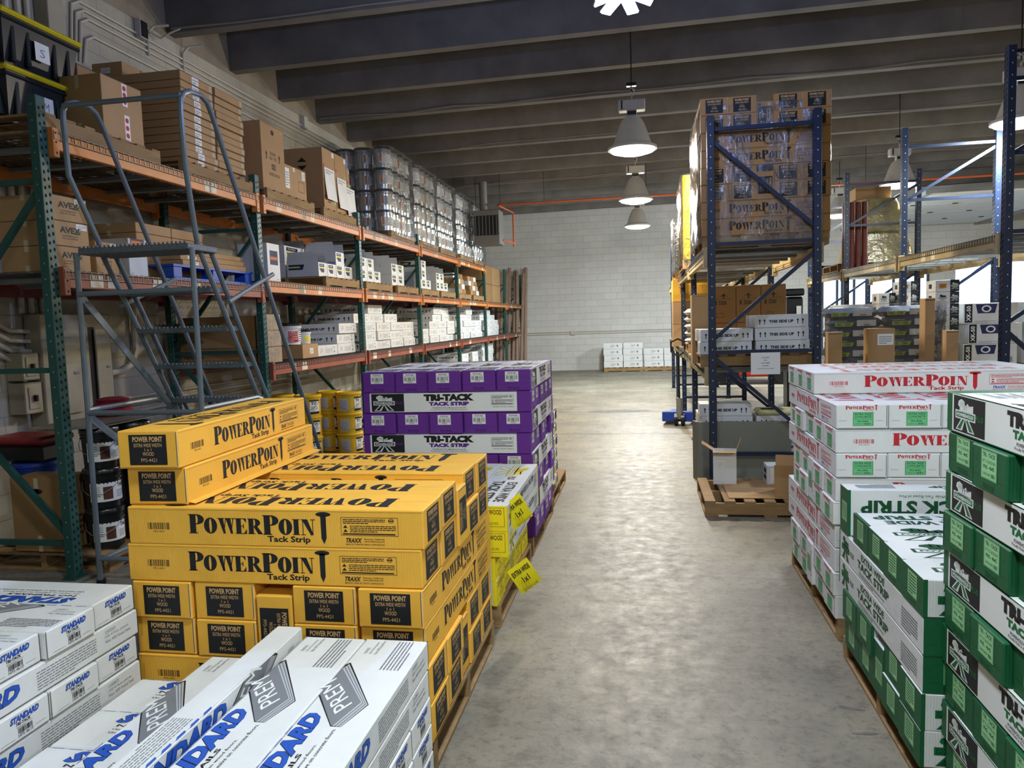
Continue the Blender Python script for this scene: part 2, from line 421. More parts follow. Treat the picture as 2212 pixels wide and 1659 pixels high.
# roof: precast tees, the stems run across the hall and rise one per cent to the right
mb = MB(); SL = .010
def zr(x): return 4.85+(x+5)*SL
YS = [WY0+.35+1.245*k for k in range(25)]
YS = [y for y in [1.41+1.245*k for k in range(-6, 18)] if WY0 < y < WY1-.1]
for i, y in enumerate(YS):
    for (b0, b1, zz0, zz1) in ((.07, .105, 0, .52),):
        x0, x1 = WX0, WX1
        P = [(x, y+s_*(b0 if k == 0 else b1), zr(x)+(zz0 if k == 0 else zz1)) for x in (x0, x1) for s_ in (-1, 1) for k in (0, 1)]
        n = len(mb.v); mb.v += P
        for f in ((0, 1, 3, 2), (4, 6, 7, 5), (0, 4, 5, 1), (2, 3, 7, 6), (0, 2, 6, 4), (1, 5, 7, 3)):
            mb.f.append(tuple(n+q for q in f)); mb.m.append(mb.mi(M_CONC))
n = len(mb.v)
mb.v += [(WX0, WY0, zr(WX0)+.52), (WX1, WY0, zr(WX1)+.52), (WX1, WY1, zr(WX1)+.52), (WX0, WY1, zr(WX0)+.52), (WX0, WY0, zr(WX0)+.66), (WX1, WY0, zr(WX1)+.66), (WX1, WY1, zr(WX1)+.66), (WX0, WY1, zr(WX0)+.66)]
for f in ((0, 1, 2, 3), (7, 6, 5, 4), (0, 4, 5, 1), (1, 5, 6, 2), (2, 6, 7, 3), (3, 7, 4, 0)): mb.f.append(tuple(n+q for q in f)); mb.m.append(mb.mi(M_CONC))
tag(mb.build('ceiling'), kind='structure')
# dock opening glass and strip, daylight comes from the sky outside
mb = MB(); mf = mat('dock_frame', '3b4650', .5, .1)
for x in (5.3, 5.72, 5.86, 6.02, 6.2, 6.62, 7.3, 8.24): mb.box((x, WY1+.02, .3), (x+.06, WY1+.09, 3.0), mf)
mb.box((5.3, WY1+.02, 2.94), (8.3, WY1+.09, 3.0), mf); mb.box((5.3, WY1+.02, .3), (8.3, WY1+.09, .36), mf)
wn = tag(mb.build('window_1'), kind='structure')
# outside: bright yard slab and building face seen through the openings
mb = MB(); mb.box((-2, WY1+.3, -.3), (20, WY1+14, -.1), mat('yard_asphalt', '9a9a98', .8, .1)); tag(mb.build('yard_ground'), kind='structure')

# ---------------------------------------------------------------- lamps
M_SHADE = mat('prismatic_shade', '8d8a84', .3, .05, spec=.6, emit=.22); M_LENS = mat('lamp_lens', 'fff4e2', .3, 0, emit=9)
M_GEAR = mat('lamp_gear', 'b9b7b2', .5, .05); M_BLK = mat('black_plastic', '15171a', .35, .05)
def high_bay(rim=.29, top=1.60):
    r = empty('high_bay_lamp')
    b = MB(); b.lathe([(.06, .40), (.09, .395), (.125, .36), (.155, .30), (.185, .22), (.212, .14), (.235, .07), (rim-.02, .045), (rim+.012, .03), (rim+.012, .0), (rim-.01, .0), (.225, .06), (.17, .22), (.11, .35), (0, .38)], M_SHADE, 40)
    b.build('lamp_shade', r, smooth=True)
    b = MB(); b.lathe([(rim-.012, .004), (rim-.03, -.022), (.18, -.045), (.08, -.055), (0, -.056)], M_LENS, 40); b.build('lens', r, smooth=True)
    b = MB(); b.box((-.06, -.05, .40), (.06, .05, .47), M_GEAR, .008); b.box((-.165, -.07, .47), (.165, .07, .60), M_GEAR, .01); b.box((-.055, -.075, .415), (.055, -.06, .455), M_BLK)
    b.box((-.13, -.072, .485), (-.11, .072, .59), M_BLK); b.build('ballast_housing', r)
    b = MB(); b.tube([(0, 0, .60), (0, 0, .66), (.03, 0, .69), (.03, 0, .73), (-.02, 0, .76)], .010, M_GEAR, 6); b.tube([(0, 0, .7), (0, 0, top)], .007, M_BLK, 5)
    b.box((-.06, -.03, .77), (.06, .03, .81), M_BLK); b.build('hook', r)
    return r
def area(name, loc, power, size, col, parent=None, rot=(0, 0, 0)):
    l = bpy.data.lights.new(name, 'AREA'); l.shape = 'DISK'; l.size = size; l.energy = power; l.color = col
    o = bpy.data.objects.new(name, l); COL.objects.link(o); o.location = loc; o.rotation_euler = rot; o.parent = parent; return o
hb = high_bay(); hb2 = high_bay(top=1.17)
WARM = (1., .88, .70); COOLW = (.86, .95, 1.)
LAMPS = [(-.1, 9.62, 'lamp hanging over the aisle, nearest of the three in line', WARM, 240), (-.1, 13.72, 'lamp hanging over the aisle, middle of the three in line', WARM, 240),
         (-.1, 17.62, 'lamp hanging over the aisle, farthest of the three, near block wall', COOLW, 470),
         (4.27, 9.62, 'lamp partly behind the rack post at the right edge', COOLW, 230), (4.27, 13.72, 'lamp shining behind a dark blue rack post, middle of right row', COOLW, 230),
         (4.27, 17.62, 'lamp beside the tall wrapped carton load, farthest of right row', COOLW, 470),
         (-.1, 1.55, 'lamp overhead in front of the stacks', COOLW, 84), (-.1, -2.5, 'lamp overhead behind the viewpoint', COOLW, 84), (4.27, 1.55, 'lamp overhead right of the stacks', COOLW, 84), (4.27, -2.5, 'lamp overhead right behind the viewpoint', COOLW, 75),
         (8.6, 5.6, 'lamp in the far right aisle, near', WARM, 170), (8.6, 13.7, 'lamp in the far right aisle, middle', WARM, 170)]
for i, (x, y, lab, colr, pw) in enumerate(LAMPS):
    o = place(hb2 if abs(y-17.62) < .1 else hb, (x, y, 3.72), label='bell shaped high bay '+lab, group='high bay lamps in rows', cat='lamp')
    area('lamp_light', (x, y, 3.655), pw*(.58 if y > 3 else 1.05), .5, colr)
    l = bpy.data.lights.new('lamp_glow', 'POINT'); l.energy = pw*(.62 if y > 3 else .12); l.color = colr; l.shadow_soft_size = .07; q = bpy.data.objects.new('lamp_glow', l); COL.objects.link(q); q.location = (x, y, 3.585)
# the LED lamp that replaced one bell: five petals
r = empty('led_lamp', (-.1, 5.42, 3.86)); tag(r, 'star shaped white LED lamp with petals glowing blue at the top edge', 'lamp')
ML5 = mat('led_panel', 'cfdcff', .3, 0, emit=18)
for k in range(6):
    a = 2*PI*k/6+.2; b = MB(); T = Matrix.Rotation(a, 4, 'Z') @ Matrix.Translation((.055, 0, 0)) @ Matrix.Rotation(.35, 4, 'Y')
    b.box((0, -.04, -.006), (.15, .04, .004), ML5, .003, T); b.box((0, -.045, .004), (.155, .045, .02), M_GEAR, .003, T); b.build('petal', r)
b = MB(); b.lathe([(.0, -.03), (.03, -.03), (.05, 0), (.05, .06), (.03, .09), (.02, .16), (0, .16)], M_GEAR, 20); b.build('lamp_base', r, smooth=True)
b = MB(); b.tube([(0, 0, .16), (0, 0, 1.50)], .006, M_BLK, 5); b.build('cord', r)
l = bpy.data.lights.new('led_glow', 'POINT'); l.energy = 70; l.color = (.45, .58, 1.); l.shadow_soft_size = .08
o = bpy.data.objects.new('led_glow', l); COL.objects.link(o); o.location = (-.1, 5.42, 3.74)
l = bpy.data.lights.new('led_upper_glow', 'POINT'); l.energy = 130; l.color = (.36, .48, 1.); l.shadow_soft_size = .03
o = bpy.data.objects.new('led_upper_glow', l); COL.objects.link(o); o.location = (-.1, 5.32, 3.99)
# ---------------------------------------------------------------- cartons
B_YEL = board('yellow_board', 'eeb440'); B_WHT = board('white_board', 'dcdedd'); B_PUR = board('purple_board', '682f92', .6)
B_GRN = board('green_board', '125c36', .55); B_LEM = board('lemon_board', 'f9e31c'); B_KR = board('kraft_board', 'b08d62'); B_KR2 = board('kraft_board_dark', '9a784e')
B_GRY = board('pale_grey_board', 'cfd3d6')
RED = mat('red_ink', 'bf2330', .6, 0); BLUE = mat('blue_ink', '2456b8', .5, 0); GRN = mat('green_ink', '0f6b3c', .6, 0); PUR = mat('purple_ink', '5c1f86', .6, 0)
GRYI = mat('grey_ink', '7b7f84', .6, 0); GREYL = mat('light_grey_ink', 'b9bec2', .6, 0); DPUR = mat('dark_purple_ink', '3f1560', .6, 0); DGRN = mat('dark_green_ink', '0a4a27', .6, 0)
TAN = mat('tan_ink', 'caa46e', .6, 0); NEON = mat('neon_green_paper', '70c286', .5, .03); LIME = mat('light_green_paper', '98d69a', .4, .03); PAPER = mat('white_paper', 'e9ebe8', .55, .03)
LEMINK = mat('lemon_ink', 'e8d21c', .5, 0); SLIT = mat('slit_shadow_gap', '4a4238', .9, 0); EDGE = mat('flap_edge', 'd9d6cd', .8, 0)
def faces(b, L, W, H):
    return dict(f=Face(b, (-L/2, -W/2, 0), (1, 0, 0), (0, 0, 1)), k=Face(b, (L/2, W/2, 0), (-1, 0, 0), (0, 0, 1)),
                r=Face(b, (L/2, -W/2, 0), (0, 1, 0), (0, 0, 1)), l=Face(b, (-L/2, W/2, 0), (0, -1, 0), (0, 0, 1)), t=Face(b, (-L/2, -W/2, H), (1, 0, 0), (0, 1, 0)))
def warnbox(f, x0, y0, x1, y1, m):
    f.frame(x0, y0, x1, y1, .0016, m); W, H = x1-x0, y1-y0
    f.lines(x0+.04*W, y0+.66*H, x0+.78*W, y0+.95*H, m, 3, .5, 5); f.lines(x0+.16*W, y0+.2*H, x1-.04*W, y0+.6*H, m, 4, .45, 8); f.rect(x0+.03*W, y0+.06*H, x1-.05*W, y0+.13*H, m)
    for k in (0, 1): a = y0+(.2+.22*k)*H; f.poly([(x0+.04*W, a), (x0+.12*W, a), (x0+.08*W, a+.16*H)], m)
    f.ring(x0+.88*W, y0+.83*H, .05*W, .12*H, .04*W, .09*H, m, 12); f.rect(x0+.84*W, y0+.80*H, x0+.92*W, y0+.86*H, m)
def traxx(f, x0, y0, W, H, m, m2=None):
    f.text('TRAXX', x0, y0+.4*H, x0+.42*W, y0+H, m2 or m, .04, .3); f.text('Pomona, California', x0+.48*W, y0+.74*H, x0+W, y0+H, m, .01)
    f.text('www.traxxcorp.com', x0+.48*W, y0+.42*H, x0+W, y0+.68*H, m, .01); f.text('MADE IN CHINA BY TRAXX CORPORATION', x0, y0+.08*H, x0+W, y0+.28*H, m, .01)
def end_flaps(b, F, L, W, H):
    for k in 'rl':
        F[k].rect(W*.965, .01, W*.975, H-.006, SLIT); F[k].rect(W*.978, .008, W*.988, H-.004, EDGE); F[k].rect(0.012, H*.03, W*.96, H*.03+.0012, SLIT)
def pp_carton(name, L, W, H, bd, ink, style):
    b = MB(); b.box((-L/2, -W/2, 0), (L/2, W/2, H), bd, .004); F = faces(b, L, W, H)
    for k in 'fk':
        f = F[k]; f.bars(.07*L, .40*H, .15*L, .58*H, ink, 20, 4); f.text('PPS-4421' if style == 'y' else 'PPS-4442', .09*L, .32*H, .13*L, .37*H, ink, 0)
        powerpoint(f, .218*L, .08*H, .485*L, .83*H, ink); warnbox(f, .735*L, .33*H, .92*L, .80*H, ink)
        traxx(f, .75*L, .07*H, .125*L, .2*H, ink, BLUE if style == 'r' else None); f.rect(.003, H-.010, L-.003, H-.0092, SLIT)
    powerpoint(F['t'], .12*L, .08*W, .76*L, .84*W, ink, rot=180)
    F['t'].rect(.01, W*.498, L-.01, W*.502, SLIT)
    end_flaps(b, F, L, W, H)
    if style == 'r':
        for k in 'rl':
            powerpoint(F[k], .18*W, .74*H, .62*W, .24*H, ink); F[k].rect(.05*W, .33*H, .2*W, .34*H, SLIT); F[k].rect(.76*W, .33*H, .9*W, .34*H, SLIT)
    o = b.build(name)
    for k in 'rl':
        lb = MB(); F = faces(lb, L, W, H); f = F[k]; f.l = .001
        if style == 'y':
            x0, x1, y0, y1 = .19*W, .81*W, .10*H, .90*H; f.rect(x0, y0, x1, y1, INK); f.up()
            w_, h_ = x1-x0, y1-y0; g = f.sub(x0, y0, w_, h_, 10, 10)
            g.text('POWER POINT', 1, 7.6, 9, 9.4, TAN, .035); g.text('EXTRA WIDE WIDTH', 1.3, 5.9, 8.7, 7.1, TAN, .01); g.text('1 x 1', 4.1, 4.6, 5.9, 5.5, TAN, .01)
            g.text('WOOD', 3.5, 3.0, 6.5, 4.3, TAN, .01); g.text('PPS-4421', 3.0, 1.0, 7.2, 2.2, TAN, 0)
        else:
            x0, x1, y0, y1 = .32*W, .72*W, .12*H, .70*H; f.rect(x0, y0, x1, y1, NEON); f.up(); g = f.sub(x0, y0, x1-x0, y1-y0, 10, 10)
            g.frame(.3, .3, 9.7, 9.7, .15, DGRN); g.text('EXTRA WIDE', 1, 7.6, 9, 9.2, DGRN, .02); g.text('CONCRETE', 1, 5.8, 9, 7.2, DGRN, .02)
            g.text('5/8 X 13 GAUGE NAIL', .8, 4.5, 9.2, 5.4, DGRN, 0); g.text('PPS-4442', 2.2, 2.6, 7.6, 4.0, DGRN, .01); g.text('UNITS: 50', 1.2, 1.0, 5, 2.0, DGRN, 0); g.bars(5.6, .9, 8.8, 2.1, DGRN, 10)
        lb.build('label', o)
    return o
def tt_carton(name, L, W, H, bd, ink, dink, green):
    b = MB(); b.box((-L/2, -W/2, 0), (L/2, W/2, H), bd, .004); F = faces(b, L, W, H)
    for k in 'fkt':
        f = F[k]; h = W if k == 't' else H; g = f.sub(0, 0, L, h, 100, 100)
        g.rect(4, 5 if k != 't' else 0, 92, 97 if k != 't' else 100, PAPER); f.up(); g.rect(5, 8, 25, 95, INK); f.up()
        nail_hand_logo(f, .062*L, .12*h, .13*L, .80*h, ink if green else INK, WHITE_INK); g.text('PLUS', 19.5, 44, 24, 58, ink, .03)
        g.text('TRI-TACK', 37, 57, 67, 91, INK, .08); g.text('TACK STRIP', 40, 34, 64, 53, ink, .07)
        g.text('POWERHOLD PLUS is Manufactured in the USA', 42, 20, 62, 28, INK, .005); g.text('Proudly Made in the USA Using Imported Materials', 41, 10, 63, 18, INK, 0)
        warnbox(f, .77*L, .36*h, .90*L, .82*h, INK); g.text('CONTENTS: 400 FEET (122 Meters)', 78, 22, 90, 29, INK, .005)
    for k in 'rl':
        f = F[k]; f.rect(.012, .32*H, W-.012, .328*H, dink); f.text('TRI-TACK', .33*W, .07*H, .68*W, .20*H, dink, .03)
        for x in (.12, .8): f.rect(x*W, .66*H, (x+.09)*W, .668*H, dink)
        f.rect(.004, .01, .010, H-.01, dink)
    o = b.build(name)
    for k in 'rl':
        lb = MB(); F = faces(lb, L, W, H); f = F[k]; f.l = .0009
        if not green:
            x0, x1, y0, y1 = .27*W, .66*W, .44*H, .92*H; f.rect(x0, y0, x1, y1, PAPER); f.up(); g = f.sub(x0, y0, x1-x0, y1-y0, 10, 10)
            g.text('WOOD NAIL', 1.8, 7.6, 8.2, 9.2, INK, .02); g.text('3/4 inch x 15 Gauge', 1, 6.2, 9, 7.2, INK, 0); g.bars(.9, 2.2, 9.2, 6.0, INK, 22, 9); g.text('PHS-4620', 3, .7, 7, 1.9, INK, .02)
        else:
            x0, x1, y0, y1 = .30*W, .74*W, .30*H, .95*H; f.rect(x0, y0, x1, y1, LIME); f.up(); g = f.sub(x0, y0, x1-x0, y1-y0, 10, 10)
            g.frame(.25, .25, 9.75, 9.75, .12, DGRN); g.text('TRI - TACK', 1, 7.6, 9, 9.1, INK, .02); g.text("3/4'' X 13 GAUGE NAIL", .9, 5.6, 9.1, 6.8, DGRN, 0); g.text('PHS - 4642', 1.5, 3.5, 8.5, 4.9, INK, .02)
            g.text('CONTENTS: 400 FEET', 1, 1.2, 6.2, 2.2, DGRN, 0); g.bars(6.6, 1, 9, 2.4, DGRN, 10)
        lb.build('label', o)
    return o
def ew_carton(name, L, W, H, bd, ink, lemon):
    b = MB(); b.box((-L/2, -W/2, 0), (L/2, W/2, H), B_WHT, .003); F = faces(b, L, W, H)
    for k in 'rl':
        f = F[k]; f.rect(.0, .0, W, H, bd); f.up()
        if lemon:
            f.text('EXTRA WIDE WOOD', .12*W, .66*H, .88*W, .86*H, INK, .02); f.text('1x1', .42*W, .44*H, .58*W, .6*H, INK, .02); f.text('FOR WOOD FLOORS', .2*W, .26*H, .8*W, .36*H, INK, 0); f.frame(.06*W, .18*H, .94*W, .93*H, .002, INK)
        else: f.rect(.012, .3*H, W-.012, .308*H, DGRN); f.text('EXTRA WIDE', .3*W, .07*H, .7*W, .2*H, DGRN, .03)
    if lemon:
        for k in 'fk': F[k].rect(0, 0, .02*L, H, bd); F[k].rect(.98*L, 0, L, H, bd)
    else:
        for k in 'tfk':
            h = W if k == 't' else H; F[k].rect(0, 0, .012*L, h, bd)
    for k in 'fkt':
        f = F[k]; h = W if k == 't' else H; r = 180 if k == 't' else 0; up_ = INK if lemon else ink
        if r:
            nail_hand_logo(f, .66*L, .08*h, .28*L, .84*h, PAPER, DGRN if not lemon else LEMINK, 180); f.text('PLUS', .57*L, .3*h, .64*L, .5*h, DGRN if not lemon else INK, .04, rot=180)
            f.text('EXTRA WIDE', .08*L, .14*h, .50*L, .40*h, DGRN if not lemon else INK, .04, rot=180); f.text('TACK STRIP', .05*L, .48*h, .53*L, .78*h, DGRN if not lemon else INK, .04, rot=180); f.text('Extra Wide Two Rows of Pins', .2*L, .84*h, .42*L, .9*h, ink, 0, rot=180)
            continue
        nail_hand_logo(f, .04*L, .06*h, .12*L, .86*h, DGRN if not lemon else INK, ink if not lemon else LEMINK); f.text('PLUS', .175*L, .38*h, .225*L, .56*h, up_, .04)
        if lemon: f.text('EXTRA WIDE WOOD 1x1 TACK STRIP', .27*L, .52*h, .82*L, .80*h, INK, .03)
        else: f.text('EXTRA WIDE', .33*L, .66*h, .62*L, .88*h, DGRN, .035); f.text('TACK STRIP', .28*L, .32*h, .67*L, .60*h, DGRN, .045)
        f.lines(.3*L, .10*h, .62*L, .26*h, GRYI, 2, .5, 3); f.lines(.80*L if not lemon else .84*L, .14*h, .95*L, .74*h, GRYI, 7, .5, 4)
    o = b.build(name)
    if not lemon:
        for k in 'rl':
            lb = MB(); F = faces(lb, L, W, H); f = F[k]; f.l = .0009; x0, x1, y0, y1 = .30*W, .72*W, .26*H, .92*H; f.rect(x0, y0, x1, y1, LIME); f.up(); g = f.sub(x0, y0, x1-x0, y1-y0, 10, 10)
            g.frame(.25, .25, 9.75, 9.75, .15, DGRN); g.lines(1, 1, 9, 9.4, DGRN, 7, .5, 6)
            lb.build('label', o)
    return o
def blue_word(f, x0, y0, x1, y1):
    f.text('STANDARD', x0-.0012, y0-.0012, x1+.0012, y1+.0012, INK, .075, .28); f.up(); f.text('STANDARD', x0, y0, x1, y1, BLUE, .05, .28); f.up()
def std_carton(name, L, W, H):
    b = MB(); b.box((-L/2, -W/2, 0), (L/2, W/2, H), B_WHT, .005); F = faces(b, L, W, H)
    for k in 'tfk':
        f = F[k]; h = W if k == 't' else H
        if k == 't':
            blue_word(f, .10*L, .69*h, .555*L, .955*h)
            f.text('NO PRENAILS', .12*L, .585*h, .38*L, .65*h, INK, .03); f.text('Use staples or adhesive on wood floors.', .12*L, .49*h, .42*L, .54*h, INK, .005); f.text('Use concrete nails or adhesive on concrete floors.', .12*L, .41*h, .49*L, .46*h, INK, .005)
            q = lambda x, y: (x*L, y*h)
            O = [q(.64, .985), q(.50, .51), q(.50, .37), q(.61, .22), q(.835, .93), q(.82, .985)]
            f.poly(O, INK); f.up()
            for i_ in range(6):       # the layered plate emblem: sheets on two sides
                t = i_/6.; a0, a1, a2 = (.50, .375+.13*t), (.61+.01*t, .235+.125*t), (.825-.04*t, .93+.03*t)
                f.poly([q(.645, .975), q(.505, .515), q(*a0), q(*a1), q(*a2), q(.80, .975)], GREYL if i_ % 2 == 0 else GRYI); f.up(.0001)
            f.poly([q(.655, .97), q(.515, .53), q(.62, .375), q(.775, .965)], GRYI); f.up()
            sk_ = Face.__new__(Face); sk_.mb = f.mb; sk_.n = f.n; sk_.l = f.l; oP = f.P; sk_.P = lambda x, y: oP(.612*L+x*.128*L-y*.058*L, .45*h+x*.50*h+y*.115*h)
            sk_.text('PREM', .0, .0, 1., 1., PAPER, .0)
            f.text('CONTENTS', .895*L, .80*h, .935*L, .85*h, GRYI, 0); f.text('100-4-foot pieces', .895*L, .72*h, .975*L, .77*h, GRYI, 0); f.text('Net 400 lineal feet', .895*L, .64*h, .985*L, .69*h, GRYI, 0)
            f.lines(.80*L, .14*h, .985*L, .46*h, GRYI, 6, .4, 12)
        else:
            if k == 'f': blue_word(f, .10*L, .30*h, .50*L, .84*h)
            else:
                for q_ in range(9): f.poly([((.50+.055*q_)*L, .90*h), ((.53+.055*q_)*L, .90*h), ((.545+.055*q_)*L, .985*h), ((.505+.055*q_)*L, .985*h)], BLUE)
            f.text('CONTENTS', .84*L, .72*h, .89*L, .84*h, GRYI, 0); f.text('100-4-foot pieces', .84*L, .54*h, .95*L, .66*h, GRYI, 0); f.text('Net 400 lineal feet', .84*L, .36*h, .96*L, .48*h, GRYI, 0)
            f.lines(.56*L, .16*h, .80*L, .84*h, GRYI, 7, .4, 12)
        f.rect(.004, h*.995-.003, L-.004, h*.995-.0022, EDGE)
    for k in 'rl':
        f = F[k]; g = f.sub(0, 0, W, H, 100, 100); blue_word(f, .30*W, .66*H, .80*W, .86*H); g.text('TRI-TACK', 39, 52, 65, 63, INK, .04, .15)
        g.lines(40, 44, 68, 50, GRYI, 2, .5, 2); g.bars(42, 24, 67, 42, INK, 22, 3); g.text('HPS-4610', 42, 12, 68, 23, INK, 0)
        f.rect(.12*W, .14*H, .36*W, .15*H, SLIT); f.rect(.72*W, .20*H, .9*W, .21*H, SLIT); f.rect(.985*W, .02*H, .993*W, .95*H, SLIT); f.rect(.0, .0, .012*W, H, SLIT)
    return b.build(name)
def up_carton(name, L, W, H):
    b = MB(); b.box((-L/2, -W/2, 0), (L/2, W/2, H), B_WHT, .003); F = faces(b, L, W, H)
    def arrow(f, x, y0, y1, w_):
        f.rect(x-w_*.16, y0, x+w_*.16, y1-.35*(y1-y0), INK); f.poly([(x-w_*.5, y1-.42*(y1-y0)), (x+w_*.5, y1-.42*(y1-y0)), (x, y1)], INK)
    for k in 'fk':
        f = F[k]; f.text('THIS SIDE UP', .27*L, .36*H, .73*L, .60*H, INK, .05)
        for x in (.10, .19, .81, .90): arrow(f, x*L, .26*H, .70*H, .05*L)
    for k in 'rl':
        f = F[k]; g = f.sub(0, 0, W, H, 100, 100); g.frame(38, 22, 72, 82, .9, GRYI); g.lines(41, 27, 69, 72, GRYI, 5, .35, 5); g.lines(12, 30, 26, 78, TAN, 4, .4, 7); g.rect(80, 25, 86, 40, GRYI); g.rect(79, 66, 84, 76, GRYI)
    F['t'].rect(.01, W*.495, L-.01, W*.505, EDGE)
    return b.build(name)

def pallet(name='wooden_pallet', L=1.2, W=1.05, H=.125, col=None):
    m = col or mat('pallet_wood', '9c7e55', .8, .22, 3, .25, 30, stretch=(1, 8, 8)); r = empty(name); t = .018; n = 7
    for y in (-W/2, -.045/2, W/2-.045):
        b = MB(); b.box((-L/2, y, t), (L/2, y+.045, H-t), m, .002); b.build('stringer', r)
    for i in range(n):
        x = -L/2+i*(L-.10)/(n-1); b = MB(); b.box((x, -W/2, H-t), (x+.10, W/2, H), m, .002); b.build('deck_board', r)
    for x in (-L/2, -.06, L/2-.12):
        b = MB(); b.box((x, -W/2, 0), (x+.12, W/2, t), m, .002); b.build('bottom_board', r)
    return r
PAL = pallet()
def put_pallet(x, y, z=0, rz=0, label='', group=None, sx=1, sy=1, sz=1):
    o = place(PAL, (x, y, z), (0, 0, rz), label, group, 'pallet'); o.scale = (sx, sy, sz); return o
rj = random.Random(11)
LAYN = ['top layer', 'second layer down', 'third layer down', 'fourth layer down', 'fifth layer down', 'sixth layer down', 'seventh layer down', 'eighth layer down', 'ninth layer down', 'tenth layer down', 'eleventh layer down']
def stack(proto, x0, y0, z0, L, W, H, layers, desc, where, group, side='right', skip=(), jit=.004, cat='carton', flip_last=False, gx=None):
    """layers bottom to top; 'X' five across with the long side facing the camera, 'Y' five across with ends facing the camera,
    'PX'/'PY' a pair of layers with the middle carton on its side. side: which end of the X axis the aisle is on"""
    n = sum(2 if l[0] == 'P' else 1 for l in layers); z = z0; k = 0; G = .0022
    for lay in layers:
        typ = lay[-1]; pair = lay[0] == 'P'
        reps = 2 if pair else 1
        items = []
        Wc = W if typ == 'X' else (gx or W)
        if pair:
            offs = [Wc*.5, Wc*1.5, None, 2*Wc+H+Wc*.5, 2*Wc+H+Wc*1.5]
            for rr in range(2):
                for q in (0, 1, 3, 4): items.append((offs[q], rr*H, False, q, k+rr))
            items.append((2*Wc+H/2, 0, True, 2, k))
        else:
            for q in range(5): items.append((Wc*(q+.5), 0, False, q, k))
        for (c, dz, onside, q, kk) in items:
            if (kk, q) in skip: continue
            ln = LAYN[n-1-kk]; j = rj.uniform(-jit, jit); jr = rj.uniform(-.0006, .0006)
            if typ == 'X':
                loc = [x0+L/2+rj.uniform(-jit, jit)*2, y0+c, z+dz]; rz = 0; pos = ORD[q]+' row from the camera'
                pos = ('nearest row', 'second row back', 'middle row', 'fourth row back', 'rearmost row')[q]
            else:
                loc = [x0+c, y0+L/2+rj.uniform(-jit, jit)*2, z+dz]; rz = PI/2
                fr = q if side == 'left' else 4-q
                pos = ('aisle side column', 'second column from aisle', 'middle column', 'fourth column from aisle', 'column farthest from aisle')[fr]
            rot = (0, 0, rz+jr)
            if onside:
                if typ == 'X': rot = (PI/2, 0, 0); loc[1] += H/2; loc[2] += W/2
                else: rot = (PI/2, 0, PI/2); loc[0] -= H/2; loc[2] += W/2
            if typ == 'X' and ((flip_last is True and q == 4) or (flip_last == 'near' and q < 3)) and not onside: rot = (0, 0, PI+jr)
            facing = 'long side' if typ == 'X' else 'end'
            lab = f"{desc} on {where}, {ln}, {pos}" if not onside else f"{desc} turned on its side, {where}, {ln}"
            o = place(proto, loc, rot, lab, group, cat)
        z += H*reps+G; k += reps
    return z

# ---------------------------------------------------------------- the stacks beside the aisle
YL, YW, YH = 1.17, .2445, .1435
yc = pp_carton('tack_strip_carton', YL, YW, YH, B_YEL, INK, 'y')
put_pallet(-1.37, 3.07, 0, 0, 'wooden pallet under the yellow carton stack', 'pallets along the left of the aisle', sx=.98, sy=1.06)
zt = stack(yc, -1.955, 2.49, .127, YL, YW+.0025, YH, ['PX', 'PY', 'PX'], 'yellow carton', 'the yellow stack', 'cartons of the yellow stack', flip_last=True, gx=.2565)
for k, (x, y, a, t) in enumerate(((-1.85, 3.10, .03, 'lower of the two cartons lying lengthwise on the yellow stack'), (-1.865, 3.07, .045, 'topmost yellow carton, lying lengthwise over the left of the stack'))):
    o = place(yc, (x, y, zt+k*(YH+.002)), (0, 0, PI/2+a), t if k else 'yellow carton, '+t, 'cartons of the yellow stack', 'carton')
    if k == 0:
        b = MB(); b.poly([(-YL/2, -YW/2-.001, .012), (YL/2, -YW/2-.001, .012), (YL/2, -YW/2-.045, -.004+.008), (-YL/2, -YW/2-.03, .006)], B_YEL); b.build('torn_flap', o)
PW, PH, PLn = .2415, .1455, 1.215
pc = tt_carton('purple_tack_strip_carton', PLn, PW, PH, B_PUR, PUR, DPUR, False)
put_pallet(-1.39, 5.66, 0, 0, 'wooden pallet under the purple carton stack', 'pallets along the left of the aisle', sx=1.0, sy=1.13, sz=1.05)
stack(pc, -1.995, 5.05, .135, PLn, .2445, PH, ['X', 'Y', 'X', 'Y', 'X', 'Y', 'X', 'Y'], 'purple carton', 'the purple stack', 'cartons of the purple stack', jit=.008)
lc = ew_carton('lemon_tack_strip_carton', 1.15, .243, .1365, B_LEM, LEMINK, True)
put_pallet(-1.375, 4.385, 0, 0, 'wooden pallet under the white and lemon carton stack', 'pallets along the left of the aisle', sx=.98, sy=1.08)
stack(lc, -1.955, 3.80, .127, 1.15, .246, .1365, ['PX', 'Y', 'Y'], 'white and lemon carton', 'lemon stack', 'cartons of the white and lemon stack')
